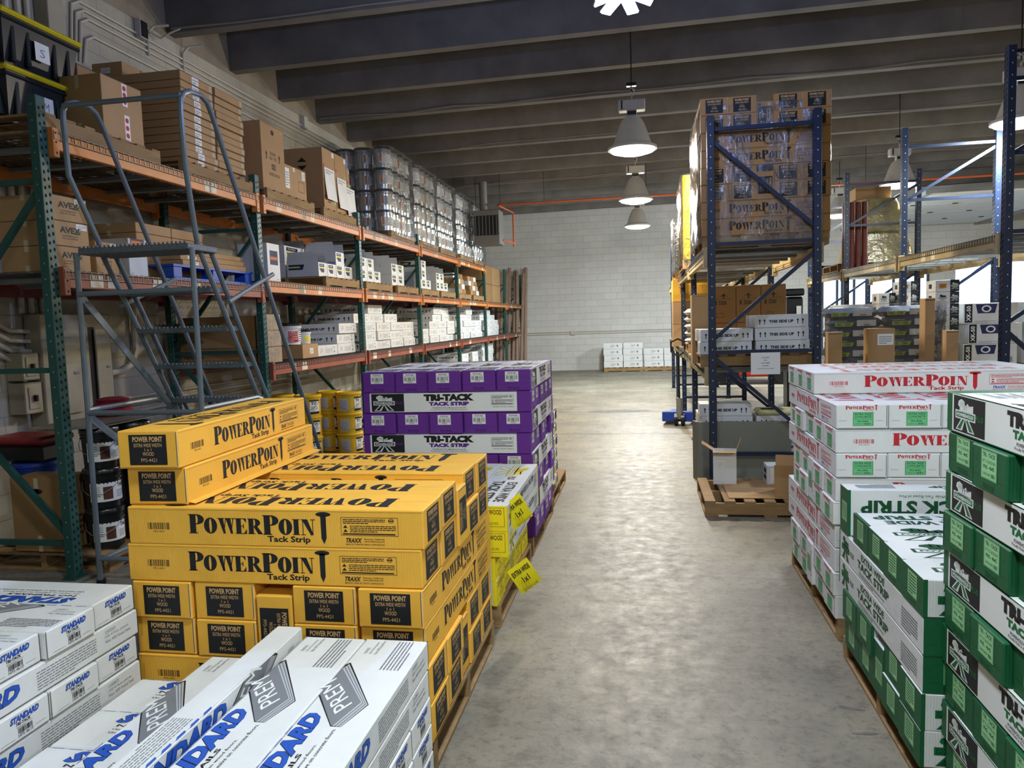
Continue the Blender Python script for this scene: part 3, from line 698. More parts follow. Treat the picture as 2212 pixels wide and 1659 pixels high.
for k, (x, y, z, a, lab) in enumerate(((-.775, 3.87, .60, .3, 'lemon paper flyer hanging at top corner of the white and lemon stack'), (-.74, 3.80, .27, .15, 'lemon paper flyer sticking out low beside the yellow stack'))):
    b = MB(); w_, h_ = .13, .17; n = 5; PAPL = mat('lemon_paper', 'f6e51e', .5, .03)
    for i in range(n):
        t0, t1 = i/n, (i+1)/n; c_ = lambda t: .03*t*t
        for sg in (0, .0008): b.poly([(0, c_(t0)+sg, -t0*h_), (w_, c_(t0)+sg, -t0*h_), (w_, c_(t1)+sg, -t1*h_), (0, c_(t1)+sg, -t1*h_)], PAPL)
    f = Face(b, (0, -.002, -h_), (1, 0, 0), (0, 0, 1)); f.text('EXTRA WIDE', .012, .115, .118, .145, INK, .02); f.l += .01; f.text('1x1', .045, .065, .085, .1, INK, .02); f.text('FOR WOOD FLOORS', .02, .02, .11, .035, INK, 0)
    o = b.build('paper_flyer', None, (x, y, z+.05), (0, -.55, .25+a)); tag(o, lab, 'flyer', 'lemon flyers tucked in the stack')

rc = pp_carton('red_print_tack_strip_carton', 1.2, .237, .1185, B_WHT, RED, 'r')
put_pallet(1.52, 4.425, 0, 0, 'wooden pallet under the white and red carton stack', 'pallets along the right of the aisle', sx=.98, sy=1.13, sz=.88)
stack(rc, .915, 3.83, .112, 1.2, .240, .1185, ['PX', 'Y', 'Y', 'PX', 'Y', 'X', 'Y', 'X'], 'white red-print carton', 'red-print stack', 'cartons of the white and red stack', side='left', skip=((9, 0), (9, 1)), jit=.006)
gc = ew_carton('wide_tack_strip_carton', 1.08, .212, .1285, B_GRN, GRN, False)
put_pallet(1.46, 3.12, 0, 0, 'wooden pallet under the low green and white stack', 'pallets along the right of the aisle', sx=.91, sy=1.03, sz=.85)
zz = stack(gc, .895, 2.585, .108, 1.08, .2145, .1285, ['PX', 'Y', 'Y', 'X'], 'green and white wide carton', 'low green stack', 'cartons of the low green and white stack', side='left', skip=((4, 4),), flip_last='near')
o = place(gc, (1.435+.0, 3.585+.064, .108+.1285*4+.006+.107), (PI/2, 0, 0), 'green and white carton standing on its long edge at rear of low green stack', 'cartons of the low green and white stack', 'carton')
tc_ = tt_carton('green_tack_strip_carton', 1.09, .2145, .1255, B_GRN, GRN, DGRN, True)
put_pallet(1.50, 2.03, 0, 0, 'wooden pallet under the tall green stack', 'pallets along the right of the aisle', sx=.90, sy=1.02, sz=.85)
stack(tc_, .95, 1.478, .108, 1.09, .2175, .1255, ['X', 'Y', 'X', 'Y', 'X', 'Y', 'X', 'Y', 'X', 'Y'], 'green carton', 'tall green stack', 'cartons of the tall green stack', side='left', jit=.009)

SWd, SH, SL_ = .2155, .093, 1.09
sc_ = std_carton('standard_tack_strip_carton', SL_, SWd, SH)
put_pallet(-1.28, 1.80, 0, 0, 'wooden pallet under the front white and blue stack', 'pallets along the left of the aisle', sx=.91, sy=1.02, sz=.87)
sk = [(3, 0), (4, 0), (4, 1), (4, 2), (3, 2), (3, 1)]
stack(sc_, -1.825, 1.245, .111, SL_, .2185, SH, ['X', 'X', 'X', 'Y', 'Y'], 'white blue-print carton', 'front white stack', 'cartons of the front white and blue stack', skip=sk)
place(sc_, (-1.432, 1.80, .111+3*(SH+.0022)), (0, 0, PI/2), 'white blue-print carton lying low, leftmost of the lengthwise ones', 'cartons of the front white and blue stack', 'carton')
z3 = .111+3*(SH+.0022)
place(sc_, (-1.281, 1.80, z3+SWd/2+.001), (PI/2, 0, PI/2), 'white and blue carton on its narrow side between two flat ones', 'cartons of the front white and blue stack', 'carton')
put_pallet(-2.45, 1.90, 0, 0, 'wooden pallet under the left white and blue stack', 'pallets along the left of the aisle', sx=.91, sy=1.0, sz=.95)
stack(sc_, -3.0, 1.35, .121, SL_, .2185, SH+.0035, ['Y', 'X', 'Y', 'X', 'Y', 'X'], 'white blue-print carton', 'left white stack', 'cartons of the left white and blue stack', jit=.01, flip_last=True)
# ---------------------------------------------------------------- pallet racks
def prj(X, Y, Z):
    p = Vector((X, Y, Z-CAMH)); c = AX*p.x+AY*p.y+AZ*p.z
    return CX+FPX*c.x/-c.z, CY-FPX*c.y/-c.z
def Yof(u, X, z):
    lo, hi = .5, 60.
    f = lambda y: prj(X, y, z)[0]-u
    s_ = 1 if f(hi) > f(lo) else -1
    for _ in range(50):
        m_ = (lo+hi)/2
        if f(m_)*s_ < 0: lo = m_
        else: hi = m_
    return lo
def Xof(u, Y, z):
    a = prj(0, Y, z)[0]; lo, hi = -8., 14.
    for _ in range(50):
        m_ = (lo+hi)/2
        if prj(m_, Y, z)[0] < u: lo = m_
        else: hi = m_
    return lo
def Ztop(u, v, X=None, Y=None): return (onX(u, v, X) if X is not None else onY(u, v, Y)).z
M_GREEN = mat('rack_green_paint', '23504a', .4, .12, 5, .1, 40); M_NAVY = mat('rack_navy_paint', '1a2740', .42, .12, 5, .1, 40)
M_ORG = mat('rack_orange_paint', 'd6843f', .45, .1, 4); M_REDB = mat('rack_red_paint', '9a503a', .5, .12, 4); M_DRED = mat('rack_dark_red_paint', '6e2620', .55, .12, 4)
M_TANB = mat('rack_tan_paint', 'b8a479', .55, .16, 4); M_WIRE = mat('zinc_wire', '6c6a66', .45, .1, metal=.6); M_HOLE = mat('slot_dark', '0a0d0e', .9, 0); M_TAGW = mat('shelf_tag', 'e6dcbe', .6, .05)
M_HOLEW = mat('slot_light', '9aa39c', .8, 0); M_STEEL = mat('galvanised', '8f9290', .4, .1, metal=.5)
def post_mb(h, m, side=1):
    """upright: open channel, the slotted face looks to +-X (side)"""
    b = MB(); t = .04
    b.box((-.035, -t, 0), (.035, t, h), m, .004); b.box((-.05, -.06, 0), (.05, .06, .012), m)
    for fx, u in ((side, 1),):
        f = Face(b, (side*.035, -t*side, 0), (0, side, 0), (0, 0, 1))
        z = .06; k = 0
        while z < h-.05:
            for x in (.022, .058):
                zz = z+(.0 if x < .04 else .012)
                f.poly([(x-.007, zz), (x+.007, zz), (x+.009, zz+.015), (x, zz+.025), (x-.009, zz+.015)], M_HOLE)
            z += .0508
    for sy in (-1, 1):
        f = Face(b, (-.035*(-sy) if False else (-.035 if sy < 0 else .035), sy*t, 0), (-sy, 0, 0), (0, 0, 1)); z = .085
        while z < h-.05: f.rect(.030, z, .038, z+.010, M_HOLEW if m is M_GREEN else M_TAGW); z += .0508*2
    return b
def beam_mb(L, m, h=.11):
    b = MB(); b.box((-.022, .045, 0), (.022, L-.045, h), m, .004); b.box((-.028, .045, .02), (-.022, L-.045, .035), m)
    for y in (.0, L-.05): b.box((-.03, y, -.05), (.032, y+.05, h+.03), m, .003)
    for y in (.025, L-.025):
        f = Face(b, (.032, y-.02, -.05), (0, 1, 0), (0, 0, 1))
        for z in (.02, .09, .15): f.rect(.014, z, .026, z+.014, M_HOLE)
    return b
def wire_deck_mb(L, D, step=.06):
    b = MB(); n = int(L/step)
    for i in range(n+1):
        y = i*L/n; b.box((-D/2, y-.0025, -.004), (D/2, y+.0025, .002), M_WIRE); b.box((D/2-.003, y-.0025, -.055), (D/2+.003, y+.0025, .002), M_WIRE)
    for i in range(9):
        x = -D/2+i*D/8; b.box((x-.003, 0, -.008), (x+.003, L, -.003), M_WIRE)
    b.box((D/2-.003, 0, -.055), (D/2+.003, L, -.050), M_WIRE)
    return b
def chan_mb(D, m):
    b = MB(); b.box((-D/2, -.03, -.045), (D/2, .03, -.010), m, .003); return b
def make_rack(name, xf, xb, ys, hs, levels, pm, label, cat='pallet rack', tags=True, braces=None, side=1):
    """xf/xb: front and back post lines; levels: (bay indices, z of the beam's underside, front material, rear material)"""
    root = empty(name, (xf, ys[0], 0)); tag(root, label, cat); ox, oy = xf, ys[0]; P = lambda x, y, z: (x-ox, y-oy, z)
    cache = {}
    def inst(key, mk, nm, loc, rz=0, par=root):
        if key not in cache:
            o = mk().build(nm, par); cache[key] = o
        else: o = cache[key].copy(); COL.objects.link(o); o.parent = par
        o.location = loc; o.rotation_euler = (0, 0, rz); return o
    D = abs(xf-xb); sx = 1 if xf > xb else -1
    for k, (y, h) in enumerate(zip(ys, hs)):
        inst(('p', h), lambda: post_mb(h, pm, side), 'post', P(xf, y, 0)); inst(('p', h), lambda: post_mb(h, pm, side), 'post', P(xb, y, 0))
        for z in (braces or {}).get('h', [.24, 1.42, 2.66]):
            inst(('h', D), lambda: (lambda q: (q.bar((-D/2+.03, 0, 0), (D/2-.03, 0, 0), .035, .035, pm), q)[1])(MB()), 'brace', P((xf+xb)/2, y, z))
        for (za, zb, fl) in (braces or {}).get('d', [(.30, 1.36, 1), (1.48, 2.60, -1)]):
            inst(('d', round(zb-za, 2), fl), lambda: (lambda q: (q.bar((D/2-.03, 0, 0 if fl > 0 else zb-za), (-D/2+.03, 0, zb-za if fl > 0 else 0), .035, .035, pm), q)[1])(MB()), 'brace', P((xf+xb)/2, y, za))
    for (bays, z, mf_, mr_) in levels:
        for bi in bays:
            L = ys[bi+1]-ys[bi]-.08; y = ys[bi]+.04
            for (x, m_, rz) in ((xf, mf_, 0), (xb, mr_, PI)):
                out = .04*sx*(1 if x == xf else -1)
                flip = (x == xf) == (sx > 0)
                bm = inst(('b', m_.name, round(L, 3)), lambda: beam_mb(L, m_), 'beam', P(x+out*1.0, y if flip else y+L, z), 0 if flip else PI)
                if tags and x == xf:
                    rr = random.Random(bi*7+int(z*10))
                    for _ in range(rr.choice((2, 3, 4))):
                        yy = rr.uniform(.15, L-.3); w_ = rr.uniform(.09, .14)
                        inst(('t', round(w_, 2)), lambda: (lambda q: (q.box((.0225, 0, .012), (.0235, w_, .098), M_TAGW), q)[1])(MB()), 'shelf_tag', (0, yy, 0), 0, bm)
            inst(('w', round(L, 3), D), lambda: wire_deck_mb(L-.02, D+.145), 'wire_deck', P((xf+xb)/2, y+.01, z+.118), 0 if sx > 0 else PI) if sx > 0 else inst(('w', round(L, 3), D), lambda: wire_deck_mb(L-.02, D+.145), 'wire_deck', P((xf+xb)/2, y+L-.01, z+.118), PI)
            for q in range(5): inst(('c', D), lambda: chan_mb(D-.06, M_STEEL), 'deck_support', P((xf+xb)/2, y+L*(q+.5)/5, z+.105))
    return root
YP = [4.36+2.748*k for k in range(8)]
XF, XB = -3.85, -4.88
make_rack('pallet_rack', XF, XB, YP, [3.2]*6+[3.1]*2,
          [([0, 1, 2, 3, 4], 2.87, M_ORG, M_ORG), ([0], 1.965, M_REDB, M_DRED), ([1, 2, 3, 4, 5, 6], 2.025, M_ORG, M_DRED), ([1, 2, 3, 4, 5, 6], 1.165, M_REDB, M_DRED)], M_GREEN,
          'long pallet rack with green posts and orange and red beams along the left wall')
BY = [7.5, 10.1, 12.75, 15.1, 17.4]
BXL, BXR = .655, 1.62
make_rack('pallet_rack', BXL, BXR, BY, [3.52, 3.3, 3.3, 3.2, 3.2],
          [([0, 1, 2, 3], 2.16, M_TANB, M_TANB), ([0, 1, 2, 3], 1.0, M_TANB, M_TANB)], M_NAVY,
          'navy blue pallet rack with tan beams standing right of the aisle', side=-1, braces=dict(h=[.28, 1.28, 2.32, 3.40], d=[(.42, 1.22, 1), (1.42, 2.20, -1), (2.46, 3.28, 1)]))
make_rack('pallet_rack', 3.2, 4.25, [7.4, 10.1, 12.75, 15.4], [3.9, 3.85, 3.8, 3.8],
          [([0, 1, 2], 2.16, M_TANB, M_TANB)], M_NAVY, 'second navy pallet rack with tan beams at the right edge, farther from the aisle', side=-1, braces=dict(h=[.28, 2.30, 2.98, 3.62], d=[(.42, 1.4, 1), (2.98, 3.56, -1), (1.5, 2.2, -1)]))
# ---------------------------------------------------------------- rolling ladder
M_LAD = mat('ladder_grey_paint', '68747c', .38, .08, 8, spec=.5)
lad = empty('rolling_ladder', (-3.16, 4.3, 0)); tag(lad, 'grey steel rolling ladder with handrails in front of the left rack', 'ladder')
LX, RX, r_ = -3.575, -2.76, .017
def lp(name, *paths, rad=r_, n=8):
    b = MB()
    for p in paths: b.tube([(x+3.16, y-4.3, z) for (x, y, z) in p], rad, M_LAD, n)
    return b.build(name, lad, smooth=True)
PT = 2.20
for x, inn in ((LX, 1), (RX, -1)):
    lp('leg', [(x, 4.26, .0), (x, 4.28, PT-.03)])
    lp('brace', [(x, 4.27, 1.16), (x, 4.95, 1.16), (x, 5.02, 1.14)]); lp('base_rail', [(x, 4.27, .16), (x, 5.62, .16)])
    xs = x+inn*.055
    lp('stringer', [(xs, 4.42, PT+.02), (xs, 5.74, .06)]); lp('stringer', [(xs, 4.56, PT+.0), (xs, 5.86, .06)])
    yb = 4.30
    hr = [(xs, 4.44, PT+.0), (xs, 4.42, PT+.06), (x, yb-.03, 2.66), (x, yb-.04, 2.98), (x, yb-.035, 3.06), (x, yb, 3.11), (x, yb+.07, 3.14), (x, yb+.19, 3.15), (x, yb+.26, 3.12), (x, yb+.31, 3.05), (x, 5.70, 1.06), (x, 6.03, .46), (x, 5.98, .38), (x, 5.72, .34)]
    lp('hand_rail', hr)
    lp('brace', [(x, 4.66, 1.84), (x, 5.30, 2.06)])
b = MB(); b.bar((LX+3.16, -.03, 1.92), (LX+3.16+.02, .95, .95), .008, .05, M_LAD, up=(0, 1, 0)); b.build('brace', lad)
b = MB(); b.bar((LX+3.16, -.03, 1.12), (LX+3.16+.02, 1.2, .2), .008, .05, M_LAD, up=(0, 1, 0)); b.build('brace', lad)
lp('guard_rail', [(LX, 4.27, 3.09), (RX, 4.27, 3.09)])
for z in (1.91, 1.14, .17): lp('brace', [(LX, 4.27, z), (RX, 4.27, z)])
M_TREAD = mat('expanded_metal_grey', '5c666c', .5, .25, 60, .6, 120)
b = MB(); b.box((LX+3.16+.02, -.03, PT-.04), (RX+3.16-.02, .30, PT), M_TREAD, .004)
for i in range(26): x = LX+3.16+.03+i*.0295; b.box((x, -.03, PT), (x+.012, -.018, PT+.012), M_TREAD)
b.build('platform', lad)
for k in range(1, 8):
    z = PT-.262*k; y = 4.42+(.62*(PT-z)); b = MB(); b.box((LX+3.16+.06, y-4.3-.02, z-.035), (RX+3.16-.06, y-4.3+.16, z), M_TREAD, .004)
    for i in range(22): x = LX+3.16+.07+i*.031; b.box((x, y-4.3-.02, z), (x+.014, y-4.3-.008, z+.010), M_TREAD)
    b.build('tread', lad)
for x in (LX, RX):
    for y in (4.27,): b = MB(); b.tube([(x+3.16, y-4.3, .0), (x+3.16, y-4.3, .03)], .03, M_BLK, 12); b.build('rubber_foot', lad)
# ---------------------------------------------------------------- things on and under the left rack
T1, T2, T3 = 2.995, 2.150, 1.290          # deck heights: top, middle, low
TAPE = mat('clear_tape', 'c7b899', .18, .05, spec=.8); NAVY = mat('navy_ink', '232a58', .6, 0); YEL = mat('yellow_ink', 'e4dc5a', .6, 0); ORI = mat('orange_ink', 'd5763a', .6, 0); DKR = mat('dark_kraft_ink', '4b4238', .8, 0)
def carton(name, label, X, Y0, Y1, z0, z1, D, m, deco=None, group=None, cat='box', face=1, par=None, rz=0, bev=.003):
    """a carton whose printed front looks to +X (face 1), -X (face -1) or the camera (face 0: X is then its left edge and D its width)"""
    H = z1-z0
    if face == 0: L, W = D, Y1-Y0; loc = (X+D/2, (Y0+Y1)/2, z0); a = 0
    else: L, W = Y1-Y0, D; loc = (X-face*D/2, (Y0+Y1)/2, z0); a = PI/2*face
    b = MB(); b.box((-L/2, -W/2, 0), (L/2, W/2, H), m, bev); F = faces(b, L, W, H)
    if deco: deco(b, F, L, W, H)
    o = b.build(name, None, loc, (0, 0, a+rz)); tag(o, label, cat, group); return o
def taped(b, F, L, W, H, seam=True):
    F['t'].rect(0, W*.47, L, W*.53, TAPE); 
    for k in 'fk': F[k].rect(.0, H*.985, L, H*.99, DKR)
    for k in 'rl': F[k].rect(W*.46, H*.78, W*.54, H, TAPE); F[k].rect(W*.46, 0, W*.54, H*.22, TAPE)
def sticker(f, x, y, w_, h_, m=PAPER, n=4, seed=1):
    f.rect(x, y, x+w_, y+h_, m); f.up(); f.lines(x+.1*w_, y+.12*h_, x+.9*w_, y+.88*h_, GRYI, n, .4, seed)
WP = 'wooden pallet on the rack '
# top shelf, first bay: bins, big kraft box
def tote(name):
    r = empty(name); m = mat('black_bin_plastic', '1c2127', .35, .06); my = mat('yellow_bin_lid', 'd8c51f', .4, .04)
    b = MB(); n = len(b.v); L, W, H = .70, .48, .34
    P = [(sx*(L/2-(.05 if k == 0 else 0)), sy*(W/2-(.05 if k == 0 else 0)), k*H) for k in (0, 1) for (sx, sy) in ((-1, -1), (1, -1), (1, 1), (-1, 1))]
    b.v += P; b.f += [tuple(n+q for q in f) for f in ((3, 2, 1, 0), (4, 5, 6, 7), (0, 1, 5, 4), (1, 2, 6, 5), (2, 3, 7, 6), (3, 0, 4, 7))]; b.m += [b.mi(m)]*6
    for x in (-.25, -.12, .12, .25): b.box((x-.018, -W/2+.01, .03), (x+.018, -W/2+.04, H-.05), m, .006)
    for y in (-.15, 0, .15): b.box((L/2-.05, y-.02, .04), (L/2-.008, y+.02, H-.05), m, .006); b.box((-L/2+.008, y-.02, .04), (-L/2+.05, y+.02, H-.05), m, .006)
    b.box((-L/2-.01, -W/2-.01, H-.045), (L/2+.01, W/2+.01, H-.02), m, .008); b.build('bin_body', r)
    b = MB(); b.box((-L/2-.025, -W/2-.025, H-.01), (L/2+.025, W/2+.025, H+.028), my, .014); b.box((-L/2+.05, -W/2+.05, H+.02), (L/2-.05, W/2-.05, H+.036), my, .01); b.build('lid', r); return r
for k, ch in enumerate('MS'):
    r = tote('storage_bin'); r.location = (-4.44, 4.87, T1+.128+k*.375); r.rotation_euler = (0, 0, PI/2)
    tag(r, ('lower' if k == 0 else 'upper')+' black storage bin with yellow lid and note lettered '+ch, 'bin', 'black bins on the top shelf')
    b = MB(); f = Face(b, (-.08, -.243, .10), (1, 0, 0), (0, .02, 1)); f.rect(0, 0, .13, .13, PAPER); f.up(); f.text(ch, .04, .03, .09, .09, GRYI, .0, .1); b.build('paper_note', r)
put_pallet(-4.38, 5.03, T1, PI/2, WP+'top shelf, nearest', 'pallets on the top rack shelf', sy=1.0)
def dk(b, F, L, W, H):
    taped(b, F, L, W, H); f = F['f']
    for (x, y0, y1) in ((.5*L, .60*H, .98*H), (.52*L, .02*H, .45*H)):
        f.rect(x, y0, x+.09*L*1.4, y1, PAPER); f.up()
        for q in range(3): f.ring(x+.06*L, y0+(y1-y0)*(.2+.3*q), .02, .02, 0, 0, RED, 10)
carton('cardboard_box', 'large kraft box with red and white tape beside the black bins', -3.90, 5.05, 5.50, T1+.128, 3.565, .40, B_KR, dk, 'kraft boxes on the top shelf')
carton('cardboard_box', 'kraft box with open flap rising behind the large taped box', -4.45, 5.50, 5.78, T1+.128+.40, 3.82, .50, B_KR, lambda b, F, L, W, H: (b.poly([(-L/2, W/2, H), (-L/2, -W/2, H), (-L/2-.05, -W/2+.02, H+.09), (-L/2-.06, 0, H+.15), (-L/2-.05, W/2-.02, H+.1)], B_KR)), 'kraft boxes on the top shelf')
carton('cardboard_box', 'kraft box under the one with the open flap', -4.40, 5.52, 5.78, T1, T1+.52, .46, B_KR2, None, 'kraft boxes on the top shelf')
put_pallet(-4.36, 6.50, T1, PI/2, WP+'top shelf under flat carton stack', 'pallets on the top rack shelf', sx=1.0)
for c, (a, b_) in enumerate(((6.10, 6.60), (6.615, 7.10))):
    z = T1+.128
    for k in range(12):
        hh = .062 if k < 11 else .075; jx = rj.uniform(-.012, .012)
        def df(b, F, L, W, H, c=c):
            F['f'].rect(.0, H*.9, L, H*.94, DKR)
            if c == 0: sticker(F['f'], L*.35, .004, .10, H-.010, n=2)
            F['f'].rect(L*.88, .01, L*.97, H-.01, TAPE)
        carton('flat_carton', f"flat kraft carton, {ORD[11-k]} from top in {'nearer' if c == 0 else 'farther'} taped pile on top shelf", -3.93+jx, a, b_, z, z+hh, .86, B_KR, df, 'flat cartons piled on the top shelf'); z += hh+.004
for k in range(2):
    carton('cardboard_box', ('left' if k == 0 else 'right')+' of two small kraft boxes with labels on the flat carton pile', -4.52, 6.14+.26*k, 6.39+.26*k, z, z+.13, .3, B_KR, lambda b, F, L, W, H: sticker(F['l'], W*.3, H*.3, W*.3, H*.35), 'kraft boxes on the top shelf')
def dcrain(b, F, L, W, H):
    f = F['f']; taped(b, F, L, W, H); g = f.sub(0, 0, L, H, 100, 100); g.text('CRAIN', 34, 55, 60, 60, DKR, .02); g.text('No. 710', 33, 48, 62, 53, DKR, .02); g.frame(40, 34, 58, 42, 1.4, DKR); g.bars(43, 35, 56, 41, DKR, 8); g.text('ONE EACH', 28, 24, 74, 29, DKR, .02)
    for x in (20, 76): g.rect(x-2, 47, x+2, 54, DKR); g.poly([(x-5, 54), (x+5, 54), (x, 60)], DKR)
    f.ring(.5*L, .89*H, .035, .028, .0, .0, INK, 14)
carton('cardboard_box', 'tall tan carton printed CRAIN No. 710 ONE EACH with arrows', -3.93, 7.46, 7.97, T1+.128, 3.84, .42, B_KR, dcrain, 'kraft boxes on the top shelf')
carton('cardboard_box', 'short kraft box with shipping labels beside the tall tan carton', -3.95, 7.99, 8.54, T1+.128, 3.50, .40, B_KR, lambda b, F, L, W, H: (taped(b, F, L, W, H), sticker(F['f'], .04*L, .3*H, .18*L, .6*H, n=6), sticker(F['f'], .4*L, .86*H, .08*L, .12*H), sticker(F['f'], .8*L, .7*H, .14*L, .25*H), F['f'].frame(.62*L, .3*H, .9*L, .62*H, .006, DKR)), 'kraft boxes on the top shelf')
put_pallet(-4.36, 7.92, T1, PI/2, WP+'top shelf under the tall tan carton', 'pallets on the top rack shelf', sx=.95)
put_pallet(-4.36, 9.32, T1, PI/2, WP+'top shelf under boxes with hanging sheets', 'pallets on the top rack shelf', sx=.95)
SHP = board('sheet_paper', 'eceded', .6)
xs_ = [8.98, 9.36, 9.74, 10.12-.25]
for k, (a, b_, zt_) in enumerate(((9.0, 9.37, 3.90), (9.38, 9.76, 3.90), (9.77, 9.86, 3.78))):
    def dp(b, F, L, W, H):
        f = F['f']; f.rect(0, H*.48, L, H*.487, DKR)
        for (x, y, m) in ((.04, .22, RED), (.85, .16, NEON)): f.ring(x*L+.02, y*H, .022, .022, 0, 0, m, 12); f.ring(x*L+.02, (y+.5)*H, .022, .022, 0, 0, m, 12)
        f.lines(.3*L, .14*H, .7*L, .3*H, DKR, 4, .5, 2); f.rect(.8*L, .9*H, .98*L, .98*H, PAPER)
        F['l'].poly([(.5*W, .65*H), (.62*W, .72*H), (.38*W, .72*H)], INK); F['l'].poly([(.38*W, .78*H), (.62*W, .78*H), (.5*W, .85*H)], INK)
    o = carton('cardboard_box', f"{('nearest', 'middle', 'farthest')[k]} upright kraft box with white sheet hanging, on the top shelf", -3.93, a, b_ if k < 2 else 10.12-.26+.0, T1+.128, zt_, .55, B_KR, dp, 'kraft boxes with hanging sheets')
for k, (a, zt_) in enumerate(((9.03, 3.66), (9.42, 3.60), (9.70, 3.52))):
    b = MB(); n = 5
    for i in range(n):
        c_ = lambda t: .004+.03*t*t
        t0, t1 = i/n, (i+1)/n
        b.poly([(c_(t0), 0, -t0*.40), (c_(t0), .31, -t0*.40), (c_(t1), .31, -t1*.40), (c_(t1), 0, -t1*.40)], SHP)
        b.poly([(c_(t0)-.0015, .31, -t0*.40), (c_(t0)-.0015, 0, -t0*.40), (c_(t1)-.0015, 0, -t1*.40), (c_(t1)-.0015, .31, -t1*.40)], SHP)
        f = Face(b, (c_(t0)+.002, 0, -t1*.40), (0, 1, 0), (c_(t0)-c_(t1), 0, .08)); f.lines(.03, .01, .27, .075, GRYI, 2, .3, i)
    tag(b.build('printed_sheet', None, (-3.926, a, zt_)), f"{('nearest', 'middle', 'farthest')[k]} white printed sheet taped to front of kraft boxes", 'sheet', 'sheets taped on kraft boxes')

# ---- pails
class Cyl(Face):
    def __init__(s, mb, r, a0, z): s.mb = mb; s.r = r; s.a0 = a0; s.z = z; s.l = .0008
    def P(s, x, y): a = s.a0+x/s.r; return ((s.r+s.l)*math.cos(a), (s.r+s.l)*math.sin(a), s.z+y)
    def rect(s, x0, y0, x1, y1, m):
        n = max(1, int(abs(x1-x0)/s.r/.16)+1)
        for i in range(n):
            a, b_ = x0+(x1-x0)*i/n, x0+(x1-x0)*(i+1)/n; s.mb.poly([s.P(a, y0), s.P(b_, y0), s.P(b_, y1), s.P(a, y1)], m)
def pail(name, R, H, body, lid, labels, handle=True, ribs=2, lidname='lid', taper=.90):
    r = empty(name); b = MB(); r0 = R*taper
    b.lathe([(0, 0), (r0, 0), (R, H*.86)], body, 28); 
    for q in range(ribs): z = H*(.80-.07*q); b.lathe([(R*.985, z-.008), (R+.007, z-.005), (R+.007, z+.005), (R*.99, z+.008)], body, 28)
    b.build('pail_body', r, smooth=True)
    b = MB(); b.lathe([(R+.006, H*.84), (R+.012, H*.85), (R+.012, H*.93), (R+.006, H*.96), (R-.012, H*.97), (R-.016, H*.945), (0, H*.945)], lid, 28); b.build(lidname, r, smooth=True)
    if handle:
        b = MB(); pts = [(0 if True else 0, 0, 0)]; pts = []
        for i in range(9):
            t = PI*i/8; pts.append((math.cos(t)*(R+.014), -math.sin(t)*(R*.35)-.02*math.sin(t), H*.74-math.sin(t)*R*.95))
        pts = [(p[0], -abs(p[1])-R*math.sin(PI*i/8)*.72, p[2]) for i, p in enumerate(pts)]
        b.tube(pts, .0028, M_STEEL, 5); b.build('handle', r)
    for fn in labels:
        b = MB(); fn(b, R); b.build('label', r)
    return r
M_PB = mat('black_pail_plastic', '14171b', .28, .05, spec=.6); M_PY = mat('yellow_pail_tin', 'd3ab1c', .35, .08, spec=.6); M_PBL = mat('blue_pail_plastic', '1f3f9e', .4, .05); M_PW = mat('white_pail_plastic', 'd9dcde', .4, .04)
BRN = mat('brown_ink', '5a3526', .6, 0)
def lab_tag(b, R):
    c = Cyl(b, R*.965, -1.95, .06); c.rect(0, 0, R*2.3, .17, PAPER); c.up(.001); c.rect(R*.75, .02, R*1.28, .135, BRN); c.text('TAG', R*1.58, .12, R*2.1, .155, NAVY, .04); c.lines(R*1.5, .03, R*2.2, .10, GRYI, 4, .35, 5); c.lines(R*.05, .03, R*.6, .15, GRYI, 6, .3, 6)
def lab_t17(b, R):
    c = Cyl(b, R*1.0, -1.0, .02); c.rect(0, 0, R*.85, .165, PAPER); c.up(.001); c.rect(0, .145, R*.85, .165, INK); c.text('T17', R*.12, .105, R*.6, .138, INK, .06); c.lines(R*.1, .035, R*.75, .095, INK, 5, .35, 5); c.rect(0, 0, R*.85, .028, INK)
def lab_t17b(b, R):
    c = Cyl(b, R*1.0, -2.3, .03); c.rect(0, 0, R*.8, .14, GREYL); c.up(.001); c.lines(R*.08, .01, R*.72, .13, GRYI, 9, .3, 7)
def lab_tri(b, R):
    c = Cyl(b, R*1.006, -.85, .190); c.poly([(0, 0), (.045, 0), (.0225, .035)], ORI)
tagp = pail('paint_pail', .152, .37, M_PB, M_PB, [lab_tag]); t17 = pail('adhesive_pail', .146, .25, M_PY, M_PY, [lab_t17, lab_t17b, lab_tri], ribs=1, taper=.985); 
def place_pail(p, x, y, z, lab, group, rz=0): return place(p, (x, y, z), (0, 0, rz), lab, group, 'pail')
PZ = .135
for k in range(3): place_pail(tagp, -3.84, 4.68, PZ+k*.2875, f"black pail labelled TAG, {('bottom', 'middle', 'top')[k]} of the stack behind the first green post", 'black pails under the rack', .25)
for k in range(3): place_pail(tagp, -3.80, 4.98, PZ+k*.2875, f"black pail, {('bottom', 'middle', 'top')[k]} of the farther stack behind the TAG pails", 'black pails under the rack', 1.9)
for o in [q for q in bpy.data.objects if q.get('group') == 'black pails under the rack']: o.scale = (.785,)*3
put_pallet(-4.2, 5.17, 0, PI/2, 'wooden pallet on the floor under the black pails', 'pallets on the floor under the rack', sx=1.15)
carton('cardboard_box', 'kraft box with hand hole standing by the foot of first green post', -4.00, 4.48, 4.72, PZ, .66, .42, B_KR2, lambda b, F, L, W, H: (taped(b, F, L, W, H), F['l'].ring(.5*W, .82*H, .05, .02, 0, 0, INK, 12), F['f'].lines(.1*L, .1*H, .7*L, .5*H, BRN, 5, .5, 3)), 'boxes under the rack')
